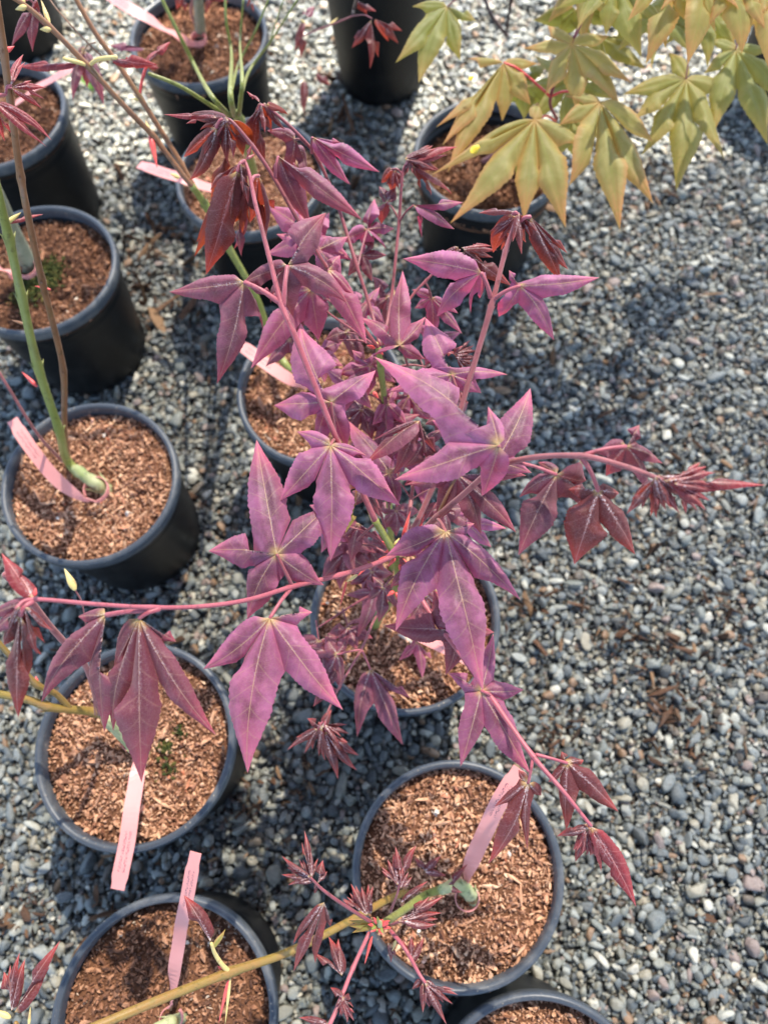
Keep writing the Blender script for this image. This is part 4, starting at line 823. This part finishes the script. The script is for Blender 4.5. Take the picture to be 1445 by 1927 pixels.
# ================================================================ lower left sapling (bent trunk)
H_ = plant(268, 1418, .135, 'sapling with a bent olive trunk reaching the left edge above the lower left pot')
stem(H_, [(272, 1422, -.13, 9), (255, 1402, -.148, 9), (228, 1376, -.165, 8.5), (200, 1350, -.182, 6.8)], 'pale', (1,), 'graft_union')
stem(H_, [(205, 1352, -.178, 6.), (180, 1340, .60, 5.2), (132, 1335, .58, 4.8), (90, 1330, .565, 4.6), (50, 1316, .555, 4.2), (-25, 1302, .54, 4.)], 'olive', (1, 3), 'trunk')
stem(H_, [(132, 1333, .58, 3.6), (105, 1305, .565, 3.4), (70, 1288, .55, 3.3), (30, 1245, .535, 3.), (-10, 1200, .52, 2.8)], 'olive', (2,))
stem(H_, [(190, 1345, .60, 3.4), (165, 1260, .54, 3.4), (134, 1222, .50, 3.4), (95, 1178, .47, 3.3), (50, 1120, .44, 3.2), (10, 1080, .42, 3.)], 'rose', (2,))
stem(H_, [(180, 1345, .59, 1.), (160, 1160, .52, .9), (140, 1105, .50, .9)], 'rose', (), 'branch', 6); bud(H_, 142, 1110, .50, 122, 1070, 2.6, 'bud')
bud(H_, 70, 1285, .55, 68, 1272, 1.4, 'redbud'); bud(H_, 90, 1328, .565, 82, 1342, 1.6, 'bud')

# ================================================================ bottom sapling (dark red cluster)
I_ = plant(885, 1690, .138, 'sapling with clusters of small dark red young leaves at the bottom centre')
stem(I_, [(890, 1700, -.133, 7), (885, 1682, -.148, 7.5), (862, 1665, -.165, 6.5), (830, 1675, -.185, 5.2)], 'pale', (1, 2), 'graft_union')
stem(I_, [(835, 1672, -.182, 5.), (800, 1684, .57, 4.2), (760, 1712, .51, 3.8), (725, 1735, .46, 3.4), (710, 1744, .44, 3.2)], 'green', (), 'trunk')
stem(I_, [(790, 1672, .60, 4.), (735, 1690, .57, 4.), (640, 1743, .52, 3.9), (540, 1793, .485, 3.9), (432, 1830, .455, 3.9), (300, 1882, .425, 3.8), (150, 1945, .40, 3.7)], 'olive', (4,))
stem(I_, [(703, 1738, .44, 1.9), (650, 1705, .43, 1.7), (608, 1675, .425, 1.5), (585, 1652, .42, 1.1)], 'maroon')
stem(I_, [(695, 1755, .44, 1.9), (665, 1820, .43, 1.9), (645, 1870, .42, 1.9), (622, 1925, .41, 1.9), (600, 1960, .40, 1.7)], 'pink', (1,))
stem(I_, [(735, 1752, .44, 2.), (762, 1785, .43, 1.9), (790, 1835, .425, 1.7), (808, 1858, .42, 1.2)], 'pink'); stem(I_, [(735, 1715, .44, 1.3), (748, 1680, .43, 1.1), (755, 1650, .43, .9)], 'maroon')
stem(I_, [(735, 1740, .44, 1.2), (770, 1728, .43, 1.), (790, 1715, .43, .8)], 'maroon')
yl = [(585, 1650, .42, [(573, 1562, 0, 9), (568, 1585, .1, 6), (582, 1590, 0, 6)]), (584, 1650, .42, [(530, 1610, .1, 8), (540, 1632, .4, 7)]), (598, 1662, .423, [(608, 1618, 0, 13), (616, 1640, .5, 9), (592, 1680, 1.5, 8)]),
      (610, 1698, .425, [(553, 1830, 2., 18), (592, 1814, 2.4, 17), (552, 1776, 1.5, 11), (622, 1745, 2., 12)]), (643, 1836, .427, [(618, 1762, .2, 15), (637, 1766, .3, 15), (588, 1790, .6, 10)]),
      (755, 1662, .43, [(744, 1592, -.2, 10), (784, 1590, -.2, 12), (765, 1628, .3, 7)]), (758, 1668, .43, [(742, 1640, .3, 5), (775, 1650, .5, 6)]), (755, 1700, .43, [(805, 1658, 0, 9), (785, 1672, .2, 6)]),
      (748, 1732, .425, [(835, 1686, .3, 11), (832, 1718, .6, 10), (805, 1734, .9, 9), (820, 1700, .3, 8)]), (773, 1812, .428, [(758, 1768, 0, 9), (774, 1760, -.2, 9), (798, 1762, 0, 9)]),
      (800, 1850, .42, [(862, 1873, .3, 7), (852, 1890, .6, 7), (840, 1928, 1., 9), (856, 1862, .2, 5)]), (795, 1842, .425, [(775, 1862, .8, 8), (800, 1870, 1., 9), (780, 1850, .4, 6)]),
      (645, 1878, .415, [(622, 1858, .2, 10), (660, 1880, .6, 12), (655, 1898, 1.2, 11)]), (618, 1928, .41, [(562, 1915, .2, 9), (580, 1940, .6, 9)]),
      (690, 1722, .46, [(660, 1662, .1, 9), (680, 1668, .1, 9), (645, 1690, .4, 8)]), (800, 1640, .55, [(780, 1615, 0, 9), (830, 1610, 0, 9), (840, 1648, .4, 8)]), (835, 1670, .55, [(880, 1625, 0, 8), (870, 1680, .4, 7)]), (730, 1775, .45, [(745, 1800, .8, 8), (735, 1812, 1., 6)])]
for k, (a_, b_, d_, tp) in enumerate(yl): leaf(I_, a_, b_, d_, tp, 'young', None, facing=.55, hwk=.8, cup=.8, bulge=.3)
leaf(I_, 710, 1738, .44, [(655, 1742, .3, 8), (652, 1730, .2, 7), (662, 1756, .6, 6)], 'gold', None)
tuft(I_, 588, 1652, .422, -110, 3, 62, 'young', 60, 31, .2); tuft(I_, 752, 1668, .43, -80, 3, 70, 'young', 50, 32, .2); tuft(I_, 798, 1848, .422, 50, 4, 75, 'young', 40, 33, .6); tuft(I_, 760, 1728, .43, -25, 3, 70, 'young', 35, 34, .3)
tuft(I_, 640, 1880, .415, 60, 3, 50, 'young', 80, 35, .8); tuft(I_, 690, 1715, .46, -110, 3, 60, 'young', 40, 36, .2)
for k in range(16):
    aa = k*2.4; bud(I_, 712+6*math.cos(aa), 1742+5*math.sin(aa), .438, 712+(14+6*(k % 3))*math.cos(aa), 1742+(13+5*(k % 2))*math.sin(aa), 1.3, 'redbud' if k % 3 else 'green', -.004*(k % 2), 'bud_scale')
bud(I_, 716, 1744, .44, 714, 1732, 2.2, 'pale', -.006); bud(I_, 700, 1762, .44, 686, 1815, 1., 'redbud'); bud(I_, 745, 1770, .45, 738, 1790, 1., 'bud')
stem(I_, [(432, 1830, .455, 1.7), (418, 1815, .45, 1.4), (405, 1795, .445, 1.2), (398, 1775, .44, .9)], 'bud')
leaf(I_, 396, 1772, .44, [(346, 1684, -.3, 17), (352, 1705, .1, 11)], 'young', None, facing=.6); leaf(I_, 400, 1785, .442, [(425, 1748, 0, 5)], 'gold', None)
bud(I_, 432, 1836, .455, 412, 1925, 1.1, 'redbud'); bud(I_, 434, 1836, .455, 424, 1928, 1., 'bud'); bud(I_, 429, 1832, .455, 410, 1818, 1.6, 'redbud')
# leaf tuft bottom left
J_ = plant(40, 1935, .134, 'small tuft of upright dark red leaves in the bottom left corner')
stem(J_, [(300, 2060, -.14, 4), (160, 2010, .5, 3), (60, 1960, .42, 2.2), (30, 1925, .40, 1.6)], 'olive', (), 'branch')
leaf(J_, 28, 1905, .40, [(114, 1770, -.3, 14), (95, 1818, .3, 14), (75, 1860, .8, 12)], 'young', None)
leaf(J_, 22, 1902, .40, [(38, 1792, -.3, 11), (48, 1804, -.1, 12), (8, 1828, .1, 14), (20, 1815, 0, 8)], 'young', None)
bud(J_, 20, 1915, .40, -12, 1900, 1.6, 'bud'); bud(J_, 55, 1930, .40, 58, 1895, .8, 'bud')
# bottom-left pot's trunk
K_ = plant(330, 1925, .134, 'short pale graft stub at the bottom edge of the bottom left pot')
stem(K_, [(345, 1915, -.13, 6), (320, 1925, -.145, 6.5), (280, 1945, -.155, 6), (240, 1975, -.165, 5)], 'pale', (1,), 'trunk')

# ================================================================ TAGS
def tagstrip(label, pts, w=.0125, loop=None):
    """pts: list of world points from the free end to the trunk; loop: (centre, radius)"""
    P = catmull([np.array(p) for p in pts], 8); n_ = len(P); T = np.gradient(P, axis=0); T /= np.linalg.norm(T, axis=1)[:, None]
    d = np.concatenate([[0], np.cumsum(np.linalg.norm(np.diff(P, axis=0), axis=1))]); Ltot = d[-1]; V, Fc, UV = [], [], []
    C2 = []
    if loop is not None:
        lc, lr = np.array(loop[0]), loop[1]; s = P[-1]-lc; a0 = math.atan2(s[1], s[0])
        ring = [lc+np.array([lr*math.cos(a0+q_), lr*math.sin(a0+q_), 0]) for q_ in np.linspace(.35, 5.6, 22)]
        P = np.vstack([P, ring]); T = np.gradient(P, axis=0); T /= np.linalg.norm(T, axis=1)[:, None]+1e-9
        d = np.concatenate([[0], np.cumsum(np.linalg.norm(np.diff(P, axis=0), axis=1))])
    m_ = len(P); th = .0003
    for i in range(m_):
        flat = np.cross(np.array([0, 0, 1.]), T[i]); flat /= np.linalg.norm(flat)+1e-9
        k = min(1, max(0, (d[i]-Ltot*.72)/(Ltot*.28))) if loop is not None else 0
        ang = k*math.pi/2; W = flat*math.cos(ang)+np.array([0, 0, 1.])*math.sin(ang)
        W = W-T[i]*(W@T[i]); W /= np.linalg.norm(W); N = np.cross(T[i], W)
        ww = w*(1-.5*k)*(.84 if d[i] < .009 else 1)
        for a_, b_ in ((-1, -1), (1, -1), (1, 1), (-1, 1)):
            V.append(P[i]+W*ww/2*a_+N*th*b_+N*.0006*math.sin(d[i]*140)); UV.append(((a_+1)/2, d[i]))
    for i in range(m_-1):
        for j in range(4): Fc.append((i*4+j, i*4+(j+1) % 4, i*4+4+(j+1) % 4, i*4+4+j))
    Fc.append((3, 2, 1, 0)); e = (m_-1)*4; Fc.append((e, e+1, e+2, e+3))
    V = np.array(V); o_ = V[-1].copy(); me = mesh('plant_tag', V, Fc, False, o_); uvl = me.uv_layers.new(name='UVMap')
    for lp in me.loops: uvl.data[lp.index].uv = UV[lp.vertex_index]
    me.materials.append(TAGM); o = obj('plant_tag', me, None, None, tuple(o_)); tag(o, label, 'plant tag', 'pink plastic tags looped round the trunks'); return o
Z = lambda x, y, z: np.array(atZ(x, y, z))
tagstrip('pink tag hanging straight down over the rim of the lower left pot', [Z(222, 1674, .168), Z(240, 1580, .175), Z(252, 1500, .172), Z(263, 1430, .158), Z(268, 1405, .15)], loop=(Z(252, 1392, .15), .0095))
tagstrip('pink tag standing above the back rim of the bottom left pot', [Z(369, 1604, .24), Z(352, 1690, .225), Z(337, 1770, .20), Z(326, 1850, .17), Z(322, 1895, .15)], .0095, loop=(Z(322, 1918, .146), .008))
tagstrip('pink tag arching up from the bottom centre pot behind a dark leaf', [Z(978, 1447, .24), Z(940, 1508, .23), Z(902, 1588, .20), Z(878, 1645, .165), Z(874, 1670, .155)], .0120, loop=(Z(880, 1690, .148), .009))
tagstrip('pink tag folded round the graft in the middle left pot', [Z(24, 790, .20), Z(60, 845, .195), Z(105, 900, .175), Z(150, 935, .153), Z(172, 940, .150)], .0115, loop=(Z(182, 922, .148), .0115))
tagstrip('pale pink tag lying across the left rim of the pot behind the purple leaves', [Z(447, 645, .18), Z(490, 676, .18), Z(535, 708, .17), Z(575, 728, .155)], .0125, loop=(Z(570, 712, .148), .009))
tagstrip('pink tag under the dark drooping leaves at upper left', [Z(262, 310, .175), Z(310, 325, .18), Z(370, 345, .175), Z(430, 362, .155), Z(462, 366, .148)], .0125, loop=(Z(474, 362, .147), .0085))
tagstrip('pale pink tag sticking over the rim of the pot at upper left', [Z(142, 128, .19), Z(105, 145, .185), Z(65, 168, .17), Z(30, 195, .15)], .0105)
tagstrip('long pink tag over the rim of the top left of centre pot', [Z(205, -8, .20), Z(245, 15, .20), Z(295, 45, .185), Z(338, 70, .16), Z(358, 82, .148)], .0145, loop=(Z(374, 74, .145), .009))
tagstrip('pink tag wrapped on the grey trunk in the mossy left edge pot', [Z(-40, 478, .18), Z(-8, 498, .17), Z(20, 515, .15), Z(42, 520, .145)], .012, loop=(Z(52, 505, .145), .0105))
tagstrip('faded pink tag half hidden under the central leaves', [Z(900, 1250, .19), Z(860, 1228, .18), Z(790, 1195, .16), Z(745, 1172, .15)], .012)

# ================================================================ moss, litter, petals, seedling
def clumps(par, spots, z, mat, name='moss', size=.0016, n_=70, sp=.006):
    pp = []
    for (x, y) in spots:
        c = np.array(atZ(x, y, z)); pp.append(c+np.stack([rng.normal(0, sp, n_), rng.normal(0, sp, n_), rng.uniform(-.001, .0025, n_)], 1))
    pp = np.vstack(pp)-np.array(par.location); R = Matrix.Rotation(-par.rotation_euler.z, 3, 'Z'); pp = pp@np.array(R).T
    me = scatter_mesh(name, pp, size*(.6+rng.random(len(pp)))); o = obj(name, me, mat, par); o['kind'] = 'stuff'
clumps(PR['P2'], [(315, 1405), (338, 1376), (318, 1447)], .1355, MOSS, sp=.004, n_=30)
clumps(PR['P8'], [(75, 520), (60, 540), (95, 505), (90, 530), (50, 555)], .136, MOSS, sp=.008, n_=160)
bv, bp = [], []
for (x, y, k_, spd) in [(520, 960, 20, .02), (300, 940, 20, .012), (1285, 1240, 34, .02), (1265, 1330, 40, .015), (1180, 1200, 40, .02), (1040, 1390, 40, .012), (980, 1150, 40, .02), (200, 1720, 28, .02), (150, 1560, 40, .02), (620, 240, 34, .03), (300, 480, 50, .03), (285, 560, 50, .03), (1230, 330, 50, .03), (1180, 700, 34, .03), (1330, 900, 34, .03), (1290, 1400, 28, .02), (560, 1450, 28, .02), (1130, 1000, 28, .02), (460, 1500, 40, .02), (40, 1700, 40, .02), (1390, 1170, 28, .02), (1000, 640, 34, .03)]:
    c0 = np.array(atZ(x, y, .003)); bp.append(c0+np.stack([rng.normal(0, spd, k_), rng.normal(0, spd, k_), rng.uniform(-.003, .005, k_)], 1))
bp = np.vstack(bp); lit2 = scatter_mesh('bark_crumbs', bp, .0012+.0045*rng.random(len(bp))**3, (1.9, .7, .35), I1v, I1f_np, jitter=.25)
o = obj('bark_crumbs', lit2, LITTER); tag(o, 'brown clumps of spilt bark and dead leaf crumbs between the pebbles', 'litter', kind='stuff')
n_ = 900
px = rng.uniform(-.85, .95, n_); py = rng.uniform(-.3, 1.3, n_)
lit = scatter_mesh('leaf_litter', np.stack([px, py, rng.uniform(-.002, .006, n_)], 1), .0022+.0085*rng.random(n_)**5, (1.5, .7, .25), I2v, np.array(I2f), jitter=.18)
o = obj('leaf_litter', lit, LITTER); tag(o, 'scattered brown leaf and bark crumbs lying on the gravel', 'litter', kind='stuff')
PET, n, l, b = newmat('yellow_petal'); nz = noise(n, l, 200, 2, .5, objvec(n)); l.new(mixc(n, l, nz.outputs[0], (.75, .48, .02), (.85, .62, .05)), b.inputs['Base Color'])
for (x, y, D0, r_, lab) in [(886, 147, .62, .0022, 'tiny yellow petal on the upper golden leaf'), (893, 281, .60, .0040, 'bright yellow petal caught between the golden leaves')]:
    v = I2v*np.array([1, .62, .14])*r_; v[:, 1] *= 1+.5*np.cos(3*np.arctan2(v[:, 1], v[:, 0])); v[:, 0] += .3*np.abs(v[:, 1]); v[:, 2] += .6*r_*np.sin(v[:, 0]/r_*2)
    o = obj('fallen_petal', mesh('fallen_petal', v, I2f), PET, None, tuple(atD(x, y, D0))); tag(o, lab, 'petal'); o.rotation_euler = (.5, .3, .8)
GR, n, l, b = newmat('seedling_green'); nz = noise(n, l, 200, 2, .5, objvec(n)); l.new(mixc(n, l, nz.outputs[0], (.14, .30, .05), (.25, .42, .08)), b.inputs['Base Color'])
def seedling(x, y, label, k_=9, h=.03):
    base = np.array(atZ(x, y, .002)); V, Fc = [], []
    for k in range(k_):
        aa = random.uniform(0, 6.28); hh = h*random.uniform(.5, 1); d = np.array([math.cos(aa)*.5*hh, math.sin(aa)*.5*hh, hh])
        v, f = tube('b', [(0, 0, 0), d*.5+np.array([0, 0, .1*hh]), d], [.0009, .0012, .0002], 5, (), 4); Fc += [tuple(i+len(V) for i in q_) for q_ in f]; V += list(v)
    o = obj('seedling', mesh('seedling', V, Fc), GR, None, tuple(base)); tag(o, label, 'seedling')
seedling(176, 172, 'small bright green weed seedling in the gravel at upper left', 12, .035)
seedling(600, 735, 'green weed blades beside the pale pink tag', 7, .03)
